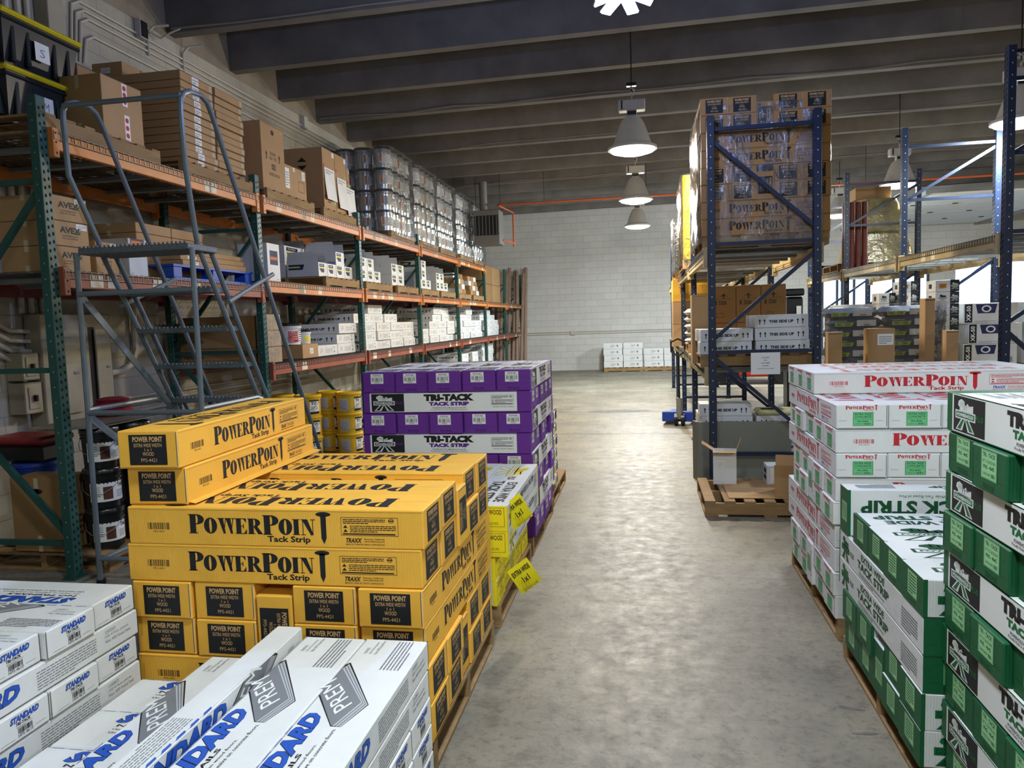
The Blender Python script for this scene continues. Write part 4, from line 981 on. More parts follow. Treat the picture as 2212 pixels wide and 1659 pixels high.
bb = pail('blue_bucket', .17, .42, M_PBL, M_PBL, [], False); place_pail(bb, -4.62, 4.93, PZ, 'big blue bucket behind the kraft box, lower', 'blue buckets under the rack'); place_pail(bb, -4.60, 4.93, PZ+.286, 'big blue bucket stacked on another under the red bin', 'blue buckets under the rack')
for o in [q for q in bpy.data.objects if q.get('group') == 'blue buckets under the rack']: o.scale = (.95, .95, .70)
b = MB(); b.box((-.24, -.17, 0), (.24, .17, .13), M_PB, .02); r = b.build('tool_case', None, (-4.66, 4.95, PZ+.575)); tag(r, 'dark case with red lid lying on the blue buckets', 'case'); b = MB(); b.box((-.245, -.175, .13), (.245, .175, .19), mat('red_lid_plastic', '8e2a28', .4, .05), .02); b.build('lid', r)
b = MB(); b.box((-.28, -.5, 0), (.28, .5, .006), M_STEEL, .001); tag(b.build('sheet_metal_tray', None, (-4.02, 5.0, PZ+.866)), 'thin metal tray lying over the black pails', 'tray')
b = MB(); M_RAG = mat('dark_red_rag', '7a1424', .9, .2, 12, .6, 18)
b.lathe([(0, 0), (.12, 0), (.14, .03), (.13, .06), (.145, .085), (.11, .105), (.12, .13), (.07, .145), (0, .15)], M_RAG, 18); tag(b.build('cloth_bundle', None, (-4.14, 5.22, PZ+.873), smooth=True), 'crumpled dark red cloth bundle on the tray', 'cloth')
bkp = pail('blue_pail', .15, .36, M_PBL, M_PB, [lambda b, R: (lambda c: (c.rect(R*.9, .12, R*1.9, .18, YEL), c.up(.001), c.text('KE-33 PS', R*.98, .13, R*1.8, .168, INK, .03), c.lines(R*.9, .04, R*1.9, .09, WHITE_INK, 4, .3, 3)))(Cyl(b, R*.95, -2.6, .03))])
place_pail(bkp, -4.44, 7.22, PZ+.497, 'blue pail with yellow KE-33 label under the second bay', 'pails under the rack')
carton('cardboard_box', 'plain kraft box under the low shelf holding up the blue pail', -4.10, 7.0, 7.5, PZ, PZ+.495, .6, B_KR, taped, 'boxes under the rack'); bkp.scale = (.8, .8, .8)
put_pallet(-4.4, 7.45, 0, PI/2, 'wooden pallet on the floor under the second bay', 'pallets on the floor under the rack', sx=1.0)
put_pallet(-3.99, 8.75, 0, PI/2, 'wooden pallet on the floor under the yellow pails', 'pallets on the floor under the rack', sx=1.1, sy=1.2)
for c, (x, y) in enumerate(((-3.91, 8.18), (-3.83, 8.62), (-3.52, 8.46), (-4.28, 8.25))):
    nm = ('nearest column', 'rear column', 'column beside the purple stack', 'column close under the shelf beam')[c]
    for k in range(3): place_pail(t17, x, y, PZ+k*.244, f"yellow pail labelled T17, {('bottom', 'middle', 'top')[k]} of {nm}", 'yellow pails on the floor pallet', .15*c)
for c, (x, y) in enumerate(((-4.45, 7.2), (-3.98, 7.62))):
    pass
# low shelf
z = T3
for k in range(3):
    carton('long_kraft_carton', f"long dark kraft carton, {('bottom', 'middle', 'top')[k]} of the three on low shelf seen through the ladder", -4.86, 7.20, 7.62, z, z+.165, .86, B_KR2, lambda b, F, L, W, H: (F['f'].text('K-MG Booster Pro', .05*L, .35*H, .32*L, .6*H, DKR, .02), F['f'].poly([(.3*L, .05*H), (.75*L, .05*H), (.3*L, .75*H)], B_KR)), 'long kraft cartons', face=0); z += .168
for k in range(3):
    carton('wrapped_carton', f"cling wrapped carton, {('bottom', 'middle', 'top')[k]} of three directly behind the second green post", -3.86, 7.22, 7.52, T3+k*.172, T3+k*.172+.168, .12, mat('wrapped_board', 'a6937a', .15, .25, 14, .5, 30, spec=.9), None, 'cling wrapped cartons')
carton('cardboard_box', 'kraft box with small white label on the low shelf under the pails', -3.90, 8.10, 8.52, T3, 1.455, .62, B_KR, lambda b, F, L, W, H: sticker(F['f'], .45*L, .3*H, .22*L, .4*H), 'kraft boxes on the low shelf')
wp = pail('white_pail', .125, .26, M_PW, M_PB, [lambda b, R: (lambda c: (c.rect(R*.6, 0, R*1.5, .16, RED), c.rect(R*1.6, 0, R*2.4, .16, PAPER), c.up(.001), c.lines(R*.65, .01, R*1.45, .15, PAPER, 6, .3, 4), c.lines(R*1.65, .01, R*2.35, .15, INK, 6, .4, 4)))(Cyl(b, R*.96, -1.9, .03))])
place_pail(wp, -4.08, 8.17, 1.457, 'white pail with red label on top of the kraft box', 'pails on the low shelf')
sp = pail('small_pail', .07, .17, M_PW, M_PB, [lambda b, R: (lambda c: (c.rect(0, 0, R*1.6, .06, YEL)))(Cyl(b, R*.96, -1.2, .03))], False)
place_pail(sp, -4.02, 8.42, 1.457, 'small white tub with black lid and yellow label', 'pails on the low shelf')
UL, UW, UH = .74, .60, .132
upc = up_carton('white_carton', UL, UW, UH)
def up_col(X, y0, z0, n, lab, group, face=1, rz=0):
    for k in range(n):
        jx = rj.uniform(-.03, .01)-(.10 if k > 2 else 0)
        place(upc, (X-face*(UL/2)+jx*face, y0+UW/2, z0+k*(UH+.0022)), (0, 0, rz), f"white carton with side arrows, {ORD[k]} from bottom, {lab}", group, 'carton')
cols = [(8.57, 1), (9.21, 3), (10.02, 4), (10.65, 5), (11.28, 4), (11.92, 3), (12.80, 2), (13.44, 3), (14.08, 5), (14.70, 5), (15.50, 3), (16.13, 4), (16.77, 6), (17.40, 3), (18.30, 4), (18.94, 5), (19.58, 4)]
for i, (y, n) in enumerate(cols): up_col(-3.92, y, T3, n, f"column {ORD[i % 12]} along the low shelf" if i < 12 else f"column {ORD[i-12]} at far end of low shelf", 'white cartons on the low shelf')
for i, (y, n) in enumerate(((14.3, 5), (15.6, 5), (16.25, 7), (17.3, 7), (18.4, 8), (19.1, 8))): up_col(-3.90, y, .0, n, f"{ORD[i]} column on the floor under the rack", 'white cartons under the rack')
up_back = [(9.0, 5), (9.45, 5)]
# middle shelf, first bay
def davex(b, F, L, W, H):
    f = F['f']; f.text('AVEX', .2*L, .52*H, .78*L, .78*H, INK, .05); f.text('Trowel Adhesives for', .26*L, .38*H, .7*L, .45*H, DKR, .01); f.text('Floor and Cove Base', .26*L, .28*H, .68*L, .35*H, DKR, .01); sticker(f, .66*L, .72*H, .3*L, .24*H, n=3); F['f'].poly([(.6*L, .5*H), (.72*L, .5*H), (.79*L, .68*H)], DGRN); taped(b, F, L, W, H)
for k in range(3): carton('avex_box' if False else 'adhesive_box', f"kraft box printed AVEX, {('bottom', 'middle', 'top')[k]} of the stack on the middle shelf", -3.93, 4.50, 4.84, T2-.055+k*.172, T2-.055+k*.172+.169, .42, B_KR, davex, 'kraft adhesive boxes')
carton('adhesive_box', 'single kraft box printed AVEX standing right of the stack of three', -3.98, 4.96, 5.20, T2-.055, 2.34, .30, B_KR, davex, 'kraft adhesive boxes')
def dutz(b, F, L, W, H): f = F['f']; f.poly([(.12*L, H), (.12*L, .74*H), (.3*L, .68*H), (.82*L, .68*H), (.86*L, .8*H), (.86*L, H)], NAVY); f.up(); f.rect(.16*L, .82*H, .78*L, .95*H, ORI); f.text('UTZ', .06*L, .04*H, .2*L, .09*H, GRYI, .02)
carton('product_box', 'white and navy box with orange stripe on the middle shelf behind ladder', -3.94, 5.27, 5.49, T2-.055, 2.39, .30, B_GRY, dutz, 'white and navy boxes')
for k in range(2):
    for c in range(2): carton('flat_carton', f"shallow kraft carton, {('lower', 'upper')[k]} {('left', 'right')[c]} of the group behind the ladder top", -4.12, 5.62+.48*c, 6.09+.48*c, T2+.25+k*.085, T2+.25+k*.085+.082, .5, B_KR, taped, 'shallow cartons on the middle shelf')
carton('kraft_block', 'plain kraft carton under the shallow cartons on the middle shelf', -4.14, 5.62, 6.57, T2-.055, T2+.247, .5, B_KR2, None, 'shallow cartons on the middle shelf')
b = MB(); MBL = mat('blue_crate_plastic', '1d4fb0', .45, .06)
b.box((-.65, -.55, 0), (.65, .55, .02), MBL); b.box((-.65, -.55, .11), (.65, .55, .13), MBL)
for x in (-.64, -.05, .52):
    for y in (-.54, -.05, .42): b.box((x, y, .02), (x+.12, y+.12, .11), MBL, .004)
tag(b.build('plastic_pallet', None, (-4.45, 6.42, T2-.055), (0, 0, PI/2)), 'blue plastic pallet on the middle shelf by the second green post', 'pallet')
for k in range(3): carton('flat_carton', f"wide flat kraft carton, {('bottom', 'middle', 'top')[k]} of three lying on blue plastic pallet", -3.93-.02*k, 5.95, 7.02, T2+.078+k*.05, T2+.078+k*.05+.046, .9 if k else .95, B_KR, lambda b, F, L, W, H: sticker(F['f'], .1*L, .2*H, .12*L, .6*H, n=2), 'wide flat cartons')
b = MB(); M_BAG = mat('crumpled_clear_film', 'b8bcc0', .12, .3, 20, 1., 26, spec=1., alpha=.45)
b.lathe([(0, 0), (.17, .0), (.19, .07), (.14, .14), (.16, .2), (.07, .27), (0, .29)], M_BAG, 14); tag(b.build('plastic_bag', None, (-4.4, 6.75, T2+.235), smooth=True), 'crumpled clear plastic bag on the flat cartons', 'bag')
carton('product_box', 'tall white and grey box with navy and orange panel right after the second green post', -3.92, 7.43, 7.70, T2, 2.56, .34, B_GRY, lambda b, F, L, W, H: (F['f'].rect(0, 0, L, H, PAPER), F['f'].up(), F['f'].rect(.2*L, .45*H, .85*L, .82*H, NAVY), F['f'].up(), F['f'].rect(.25*L, .58*H, .8*L, .66*H, ORI), F['f'].ring(.6*L, .72*H, .04, .02, 0, 0, INK, 12), F['f'].text('UTZ', .7*L, .05*H, .9*L, .09*H, GRYI, .02)), 'white and navy boxes')
# product cartons on pallets, middle shelf
def dprod(b, F, L, W, H):
    f = F['f']; f.rect(0, 0, L, H, PAPER); f.up(); f.poly([(.10*L, .92*H), (.10*L, .55*H), (.2*L, .40*H), (.3*L, .3*H), (.62*L, .3*H), (.66*L, .92*H)], NAVY); f.up(); f.text('ULTRA', .18*L, .78*H, .55*L, .86*H, PAPER, .02); f.rect(.10*L, .58*H, .64*L, .70*H, YEL); f.lines(.7*L, .1*H, .95*L, .9*H, GREYL, 6, .3, 3)
    l = F['l']; l.poly([(.06*W, .88*H), (.06*W, .5*H), (.5*W, .5*H), (.56*W, .88*H)], NAVY); l.up(); l.rect(.06*W, .64*H, .42*W, .74*H, YEL)
PB = {}
def prod(Y0, Y1, z0, z1, lab, open_=False, D=.42, X=-3.93):
    key = (round(Y1-Y0, 2), round(z1-z0, 2), D)
    if key not in PB:
        L, W, H = Y1-Y0, D, z1-z0; b = MB(); b.box((-L/2, -W/2, 0), (L/2, W/2, H), B_GRY, .003); F = faces(b, L, W, H); dprod(b, F, L, W, H); PB[key] = b.build('product_carton')
    o = place(PB[key], (X-D/2, (Y0+Y1)/2, z0), (0, 0, PI/2), lab, 'white navy and yellow product cartons', 'carton')
    if open_:
        L, W, H = Y1-Y0, D, z1-z0; b = MB(); p = [(-L/2, -W/2, H), (-L/2, W/2, H), (-L/2-.02, W/2-.03, H+.13), (-L/2-.02, -W/2+.03, H+.13)]; b.poly(p, B_GRY); b.build('flap', o); b = MB(); b.poly([(L/2, W/2, H), (L/2, -W/2, H), (L/2+.03, -W/2+.02, H+.12), (L/2+.03, W/2-.02, H+.12)], B_GRY); b.build('flap', o)
    return o
zp = T2+.128; i_ = 0
GRP = [(8.72, [(.26, 1, 1), (.26, 1, 1), (.27, 2, 1), (.25, 1, 0)]), (9.98+.1, [(.30, 2, 0), (.26, 2, 1), (.26, 1, 1)]), (11.45, [(.30, 2, 1), (.30, 2, 0)]), (12.78, [(.3, 1, 1), (.28, 3, 0), (.27, 1, 1)]), (14.05, [(.28, 2, 1), (.26, 2, 0), (.28, 1, 0)])]
for gi, (y, lst) in enumerate(GRP):
    put_pallet(-4.36, y+.55, T2, PI/2, WP+f"middle shelf, {ORD[gi]} along", 'pallets on the middle rack shelf', sx=.93)
    for ci, (w_, n, op) in enumerate(lst):
        for k in range(n): prod(y, y+w_, zp+k*.172, zp+k*.172+.170, f"white and navy carton, {ORD[k]} up, {ORD[ci]} of {ORD[gi]} pallet on middle shelf", op and k == n-1)
        y += w_+.012
for k in range(2): prod(8.74, 9.30, zp+.0+k*.20, zp+.198+k*.20, f"large white and navy carton, {('lower', 'upper')[k]}, at the back of the first product pallet", k == 1, .45, -4.38)
prod(11.45, 12.05, zp, zp+.26, 'large grey carton lower, at the back of third product pallet', False, .4, -4.38); prod(11.45, 12.05, zp+.262, zp+.52, 'large grey carton upper, at the back of third product pallet', False, .4, -4.38)
for gi, y in enumerate((15.5, 16.85)):
    put_pallet(-4.36, y+.55, T2, PI/2, WP+f"middle shelf, {('second farthest', 'farthest')[gi]}", 'pallets on the middle rack shelf', sx=.93)
    for k in range(4):
        for c in range(3): carton('small_kraft_carton', f"small pale carton, {ORD[k]} up, {ORD[c]} in {('nearer', 'farther')[gi]} heap at end of middle shelf", -3.92-.03*k, y+.08+.30*c+.03*k, y+.34+.30*c+.03*k, zp+k*.112, zp+k*.112+.109, .34, (B_WHT, B_KR, B_KR2)[(k+c+gi) % 3], taped, 'small cartons heaped at the end of the middle shelf')
zz_ = T2
for k in range(2):
    for c in range(2): carton('cardboard_box', f"{('lower', 'upper')[k]} {('nearer', 'farther')[c]} big dark kraft box at far end of middle shelf", -3.93, 18.35+1.15*c, 19.45+1.15*c, zz_+k*.47, zz_+k*.47+.465, .8, (B_KR2, B_KR)[c], taped, 'big boxes at the rack end')
# far end: long cardboard tubes leaning against the far wall
tb = MB(); tb.tube([(0, 0, 0), (0, 0, 3.4)], .055, mat('tube_board', '9b8270', .7, .15, 5), 12); tubep = tb.build('cardboard_tube')
for k in range(9):
    x = -4.7+.13*k; place(tubep, (x, 22.9, .003), (-.20-.012*(k % 3), .02*(k % 2), 0), f"long brown cardboard tube leaning on far wall, {ORD[k]} from the corner", 'cardboard tubes', 'tube').scale = (1, 1, 1.0-.02*(k % 4))
# wrapped pail loads on the top shelf
def lab_w(b, R):
    c = Cyl(b, R*.965, -1.5, .07); c.rect(0, 0, R*2.4, .17, PAPER); c.up(.001); c.rect(R*.15, .02, R*.35, .14, ORI); c.lines(R*.5, .02, R*2.2, .15, GRYI, 5, .35, 3)
wpl = pail('coating_pail', .142, .33, mat('bright_tin', 'c4c6c6', .22, .04, metal=.75), M_PB, [lab_w], False, 2)
def film_mat():
    m = bpy.data.materials.new('stretch_film'); m.use_nodes = True; nt = m.node_tree; N = nt.nodes.new; L = nt.links.new; nt.nodes.remove(nt.nodes['Principled BSDF'])
    t = N('ShaderNodeBsdfTransparent'); t.inputs[0].default_value = (.97, .97, .97, 1); g = N('ShaderNodeBsdfGlossy'); g.inputs['Roughness'].default_value = .12; d = N('ShaderNodeBsdfDiffuse'); d.inputs[0].default_value = (.7, .72, .74, 1)
    fr = N('ShaderNodeFresnel'); fr.inputs[0].default_value = 1.35; ad = N('ShaderNodeMath'); ad.operation = 'ADD'; ad.inputs[1].default_value = .035; L(fr.outputs[0], ad.inputs[0])
    tc = N('ShaderNodeTexCoord'); no = N('ShaderNodeTexNoise'); no.inputs['Scale'].default_value = 7; no.inputs['Detail'].default_value = 6; no.inputs['Distortion'].default_value = 1.5; mp = N('ShaderNodeMapping'); mp.inputs['Scale'].default_value = (1, 1, .35); L(tc.outputs['Object'], mp.inputs[0]); L(mp.outputs[0], no.inputs['Vector'])
    bp = N('ShaderNodeBump'); bp.inputs['Strength'].default_value = .9; bp.inputs['Distance'].default_value = .06; L(no.outputs['Fac'], bp.inputs['Height']); L(bp.outputs[0], g.inputs['Normal']); L(bp.outputs[0], fr.inputs['Normal'])
    m1 = N('ShaderNodeMixShader'); m1.inputs[0].default_value = .05; L(t.outputs[0], m1.inputs[1]); L(d.outputs[0], m1.inputs[2])
    m2 = N('ShaderNodeMixShader'); L(ad.outputs[0], m2.inputs[0]); L(m1.outputs[0], m2.inputs[1]); L(g.outputs[0], m2.inputs[2]); L(m2.outputs[0], nt.nodes['Material Output'].inputs[0]); return m
FILM = film_mat()
def wrap(L, W, H, label, loc, rz=0, group='stretch wrap around pallet loads', rough=.012, seed=1, top=True):
    r = random.Random(seed); b = MB(); n = 14; m_ = 10; P = []; i = b.mi(FILM)
    per = []
    for k in range(4):
        c = ((-1, -1), (1, -1), (1, 1), (-1, 1))[k]; d = ((-1, -1), (1, -1), (1, 1), (-1, 1))[(k+1) % 4]
        for q in range(n):
            t = (q+.15)/n*.97+.0; per.append((c[0]+(d[0]-c[0])*t, c[1]+(d[1]-c[1])*t))
    for j in range(m_+1):
        for (x, y) in per:
            e = r.uniform(-rough, rough); k_ = .94 if (abs(x) > .9 and abs(y) > .9) else 1
            P.append((x*(L/2+e)*k_, y*(W/2+e)*k_, H*j/m_))
    n0 = len(b.v); b.v += P; N_ = len(per)
    for j in range(m_):
        for q in range(N_): b.f.append((n0+j*N_+q, n0+j*N_+(q+1) % N_, n0+(j+1)*N_+(q+1) % N_, n0+(j+1)*N_+q)); b.m.append(i)
    o = b.build('stretch_wrap', None, loc, (0, 0, rz), smooth=True); tag(o, label, 'plastic wrap', group); return o
for li, y0 in enumerate((11.25, 12.75, 14.12, 15.72, 17.05)):
    put_pallet(-4.36, y0+.60, T1, PI/2, WP+f"top shelf under {ORD[li]} wrapped pail load", 'pallets on the top rack shelf', sx=1.0)
    for t in range(4):
        sp_ = [(-3.99, y0+.15+.30*q) for q in range(4)]+[(-3.99-.30*q, y0+.15) for q in range(1, 4 if li == 0 else 2)]
        for q, (x, y) in enumerate(sp_):
            place_pail(wpl, x, y, T1+.128+t*.322, f"black pail with white label, tier {ORD[t]} up, {ORD[q]} place, {ORD[li]} wrapped load", 'black pails in the wrapped loads', .3*((q*7+t*3) % 3-1)+.2)
    wrap(1.24, 1.16, 1.36, f"clear stretch film around the {ORD[li]} pail load on the top shelf", (-4.37, y0+.60, T1+.05), PI/2, seed=li)
# ---------------------------------------------------------------- right of the aisle
R1, R2 = 1.125, 2.285
b = MB(); M_MAT = mat('grey_foam_mat', '7b7d70', .55, .06, 4)
pts = [(-.03, .10), (.0, .0), (.02, -.015), (.9, -.01)]
for (xa, ya), (xb, yb) in zip(pts, pts[1:]):
    b.box((0, 0, 0), (1, .022, .585), M_MAT, 0, Matrix(((xb-xa, -(yb-ya)/math.hypot(xb-xa, yb-ya), 0, xa), (yb-ya, (xb-xa)/math.hypot(xb-xa, yb-ya), 0, ya), (0, 0, 1, 0), (0, 0, 0, 1))))
tag(b.build('foam_mat', None, (.50, 7.575, .003)), 'grey green foam mat standing upright behind the first navy post', 'mat')
put_pallet(.985, 6.62, 0, 0, 'wooden pallet with brown board lying in front of navy rack', None, sx=.86, sy=.86, sz=1.05)
b = MB(); b.box((-.33, -.36, 0), (.42, .34, .006), B_KR, .001); tag(b.build('cardboard_sheet', None, (1.0, 6.62, .133)), 'flat brown cardboard sheet lying on the floor pallet', 'cardboard')
def open_box(name, label, x, y, z, L, W, H, m, flaps, deco=None, rz=0):
    b = MB(); t = .005
    b.box((-L/2, -W/2, 0), (L/2, W/2, t), m); b.box((-L/2, -W/2, t), (L/2, -W/2+t, H), m); b.box((-L/2, W/2-t, t), (L/2, W/2, H), m); b.box((-L/2, -W/2+t, t), (-L/2+t, W/2-t, H), m); b.box((L/2-t, -W/2+t, t), (L/2, W/2-t, H), m)
    F = faces(b, L, W, H)
    if deco: deco(b, F, L, W, H)
    r = b.build(name, None, (x, y, z), (0, 0, rz)); tag(r, label, 'box')
    for (side, lean, ln) in flaps:
        b = MB(); c, s_ = math.cos(lean)*ln, math.sin(lean)*ln
        q = {'f': ((-L/2, -W/2), (L/2, -W/2), (0, -1)), 'k': ((-L/2, W/2), (L/2, W/2), (0, 1)), 'l': ((-L/2, -W/2), (-L/2, W/2), (-1, 0)), 'r': ((L/2, -W/2), (L/2, W/2), (1, 0))}[side]
        (ax, ay), (bx, by), (nx, ny) = q
        for e in (0, .004): b.poly([(ax, ay, H+e), (bx, by, H+e), (bx+nx*s_, by+ny*s_, H+c+e), (ax+nx*s_, ay+ny*s_, H+c+e)], B_KR)
        b.build('flap', r)
    return r
open_box('open_carton', 'tall open white carton with blue logo on the floor pallet', .70, 6.86, .133, .20, .16, .30, B_WHT, [('l', 1.0, .12), ('r', .35, .12), ('f', 1.7, .06)], lambda b, F, L, W, H: (F['r'].rect(.3*W, .72*H, .85*W, .95*H, BLUE), F['r'].lines(.3*W, .15*H, .85*W, .6*H, GRYI, 6, .3, 3), F['f'].rect(.15*L, .5*H, .5*L, .72*H, PAPER), F['f'].up(), F['f'].lines(.2*L, .53*H, .45*L, .7*H, GRYI, 3, .2, 3)), -.12)
open_box('open_carton', 'open kraft box with raised flaps at right end of floor pallet', 1.22, 6.42, .133, .32, .28, .17, B_KR, [('f', .2, .10), ('k', .1, .13), ('r', .6, .12)], taped, -.2)
carton('product_carton', 'white and black product box behind the open kraft box', 1.05, 6.78, 6.98, .133, .30, .30, B_GRY, lambda b, F, L, W, H: (F['l'].rect(.2*W, .2*H, .8*W, .45*H, INK), F['l'].rect(.2*W, .55*H, .8*W, .8*H, INK), F['f'].rect(.1*L, .1*H, .9*L, .9*H, PAPER)), None, 'carton', 0)
up2 = up_carton('white_carton', .50, .28, .123)
def up_row(x, y, z, n, lab, grp, jit=.02):
    for k in range(n): place(up2, (x+.25+rj.uniform(-jit, jit), y+.14, z+k*.1255), (0, 0, 0), f"white carton with arrows, {ORD[k]} up, {lab}", grp, 'carton')
up_row(.56, 7.68, .003, 6, 'left column on floor inside navy rack behind the mat', 'white cartons on the navy rack floor'); up_row(1.08, 7.68, .003, 5, 'right column on floor inside navy rack behind the mat', 'white cartons on the navy rack floor')
up_row(.56, 7.98, .003, 5, 'left rear column on floor inside navy rack', 'white cartons on the navy rack floor')
put_pallet(1.10, 8.10, R1, 0, 'wooden pallet on the navy rack middle shelf behind the sign', None, sx=.92)
up_row(.55, 7.64, R1+.128, 2, 'left front column on middle shelf of navy rack', 'white cartons on the navy rack shelf'); up_row(1.065, 7.64, R1+.128, 3, 'right front column on middle shelf of navy rack', 'white cartons on the navy rack shelf')
up_row(.56, 7.95, R1+.128, 2, 'left rear column on middle shelf of navy rack', 'white cartons on the navy rack shelf'); up_row(1.06, 7.95, R1+.128, 3, 'right rear column on middle shelf of navy rack', 'white cartons on the navy rack shelf')
b = MB(); M_YB = mat('pale_yellow_bag', 'd9d59a', .5, .12, 10, .3, 20)
b.box((-.25, -.14, 0), (.25, .14, .05), M_YB, .02); F = Face(b, (-.25, -.14, .05), (1, 0, 0), (0, 1, 0)); F.rect(.05, .05, .2, .2, INK); F.lines(.25, .05, .45, .22, GRYI, 4, .4, 2)
tag(b.build('paper_bag', None, (1.35, 7.82, .634)), 'pale yellow printed bag lying on white cartons behind the mat', 'bag')
carton('kraft_carton', 'tall kraft carton at left front of navy rack middle shelf', .515, 8.28, 8.55, R1, 1.86, .24, B_KR, taped, 'kraft cartons on the navy rack', face=0)
def d55(b, F, L, W, H):
    f = F['f']; g = f.sub(0, 0, L, H, 100, 100); g.text('5500', 30, 48, 62, 60, DKR, .03); g.rect(14, 48, 22, 60, DKR); g.poly([(30, 70), (50, 78), (70, 70), (52, 74)], DKR); g.poly([(46, 66), (50, 84), (54, 66)], DKR); g.text('NORTH STAR HARDWARE', 18, 63, 82, 66, DKR, 0); g.frame(20, 14, 50, 26, 1.2, DKR); taped(b, F, L, W, H)
for k in range(2):
    for c in range(3): carton('kraft_carton', f"kraft carton printed 5500, {('lower', 'upper')[k]} row, {('left', 'middle', 'right')[c]}, middle shelf of navy rack", .78+.275*c, 8.95, 9.35, R1+k*.425, R1+k*.425+.422, .27, B_KR2, d55, 'kraft cartons on the navy rack', face=0)
for k in range(3):
    carton('kraft_carton', f"kraft carton, {('bottom', 'middle', 'top')[k]} at far end of navy rack middle shelf", .50, 13.0, 13.7, R1+k*.38, R1+k*.38+.377, .7, (B_KR, B_KR, B_YEL)[k], taped, 'kraft cartons on the navy rack', face=0)
# a burlap-like heap of bags on the second bay
def bag_mb(L, W, H, m, seed=0):
    r = random.Random(seed); b = MB(); nx, ny = 10, 7; i = b.mi(m); base = len(b.v)
    for s_ in (-1, 1):
        for a in range(nx+1):
            for c in range(ny+1):
                u, v = a/nx*2-1, c/ny*2-1; e = (1-abs(u)**5)**.5*(1-abs(v)**5)**.5
                b.v.append((u*L/2, v*W/2, H/2+s_*H/2*e*(1+r.uniform(-.06, .06))))
    for s_ in (0, 1):
        o = base+s_*(nx+1)*(ny+1)
        for a in range(nx):
            for c in range(ny):
                q = (o+a*(ny+1)+c, o+(a+1)*(ny+1)+c, o+(a+1)*(ny+1)+c+1, o+a*(ny+1)+c+1); b.f.append(q if s_ else q[::-1]); b.m.append(i)
    return b
M_SACK = mat('white_sack', 'cfccc0', .6, .12, 8, .5, 16); put_pallet(1.13, 10.9, R1, 0, 'wooden pallet under white sacks in second bay of navy rack', None, sx=.9)
sk_ = bag_mb(.52, .40, .11, M_SACK).build('white_sack', smooth=True)
for k in range(5):
    for c in range(2): place(sk_, (.82+.53*c, 10.62+.02*(k % 2), R1+.128+k*.095), (0, 0, .03*(k-2)), f"white sack, {ORD[k]} up, {('left', 'right')[c]} pile in second bay of navy rack", 'white sacks on the navy rack', 'sack')
# the paper sign
b = MB(); b.box((-.135, -.001, -.105), (.135, .001, .105), PAPER); f = Face(b, (-.135, -.001, -.105), (1, 0, 0), (0, 0, 1))
for (t, y, w_) in (('STAGING', .165, .07), ('FOR', .14, .03), ('CUSTOMER', .113, .085), ('ORDERS', .087, .06), ('(LOCATION IS GONE)', .058, .15)): f.text(t, .135-w_/2, y-.01, .135+w_/2, y+.002, INK, .01)
tag(b.build('paper_sign', None, (1.145, 7.455, 1.165)), 'white paper sign with small print on the brace of the navy rack', 'sign')
# wrapped tack strip load on the top shelf
TW, TH = .262, .1625
yk = pp_carton('kraft_tack_strip_carton', 1.19, TW, TH, mat('wrapped_tan_board', 'a97c45', .55, .06, 5), INK, 'y')
put_pallet(1.17, 8.20, R2, 0, 'wooden pallet under the tall wrapped tack strip load', 'pallets on the navy rack top shelf', sx=.98, sy=1.1)
stack(yk, .575, 7.61, R2+.125, 1.19, .2405+.0225, TH, ['X', 'X', 'PY', 'X', 'X', 'PY'], 'wrapped tan carton', 'high load', 'cartons of the high wrapped load', gx=.258, skip=[(k, q) for k in range(8) for q in (3, 4) if k in (0, 1, 4, 5)], jit=.006)
wrap(1.24, 1.34, 1.30, 'clear stretch film around the high tack strip load on the navy rack', (1.17, 8.275, R2+.06), 0, seed=21)
# yellow load and sack load farther along
put_pallet(1.12, 11.15, R2, 0, 'wooden pallet under the bright yellow load', 'pallets on the navy rack top shelf', sx=.96)
M_YB2 = board('bright_yellow_board', 'f2c313')
for k in range(7): carton('yellow_carton', f"bright yellow carton, {ORD[k]} up in the wrapped load beyond the high load", .56, 10.62, 11.68, R2+.128+k*.163, R2+.128+k*.163+.16, 1.1, (M_YB2, B_WHT)[0], lambda b, F, L, W, H: (F['l'].lines(.1*W, .2*H, .9*W, .8*H, INK, 2, .4, 3), F['f'].lines(.1*L, .3*H, .9*L, .7*H, INK, 1, .5, 3)), 'bright yellow cartons', face=0)
wrap(1.16, 1.14, 1.22, 'clear stretch film around the bright yellow load', (1.11, 11.15, R2+.06), 0, seed=5)
put_pallet(1.12, 13.8, R2, 0, 'wooden pallet under the white sack load', 'pallets on the navy rack top shelf', sx=.96)
for k in range(8): place(sk_, (.83, 13.5, R2+.128+k*.102), (0, 0, .02*k), f"white sack, {ORD[k]} up, left pile of the wrapped load on top shelf", 'white sacks on the navy rack', 'sack'); place(sk_, (1.38, 13.5, R2+.128+k*.102), (0, 0, -.02*k), f"white sack, {ORD[k]} up, right pile of the wrapped load on top shelf", 'white sacks on the navy rack', 'sack')
wrap(1.18, .8, .95, 'clear stretch film around the white sack load', (1.11, 13.5, R2+.06), 0, seed=6)
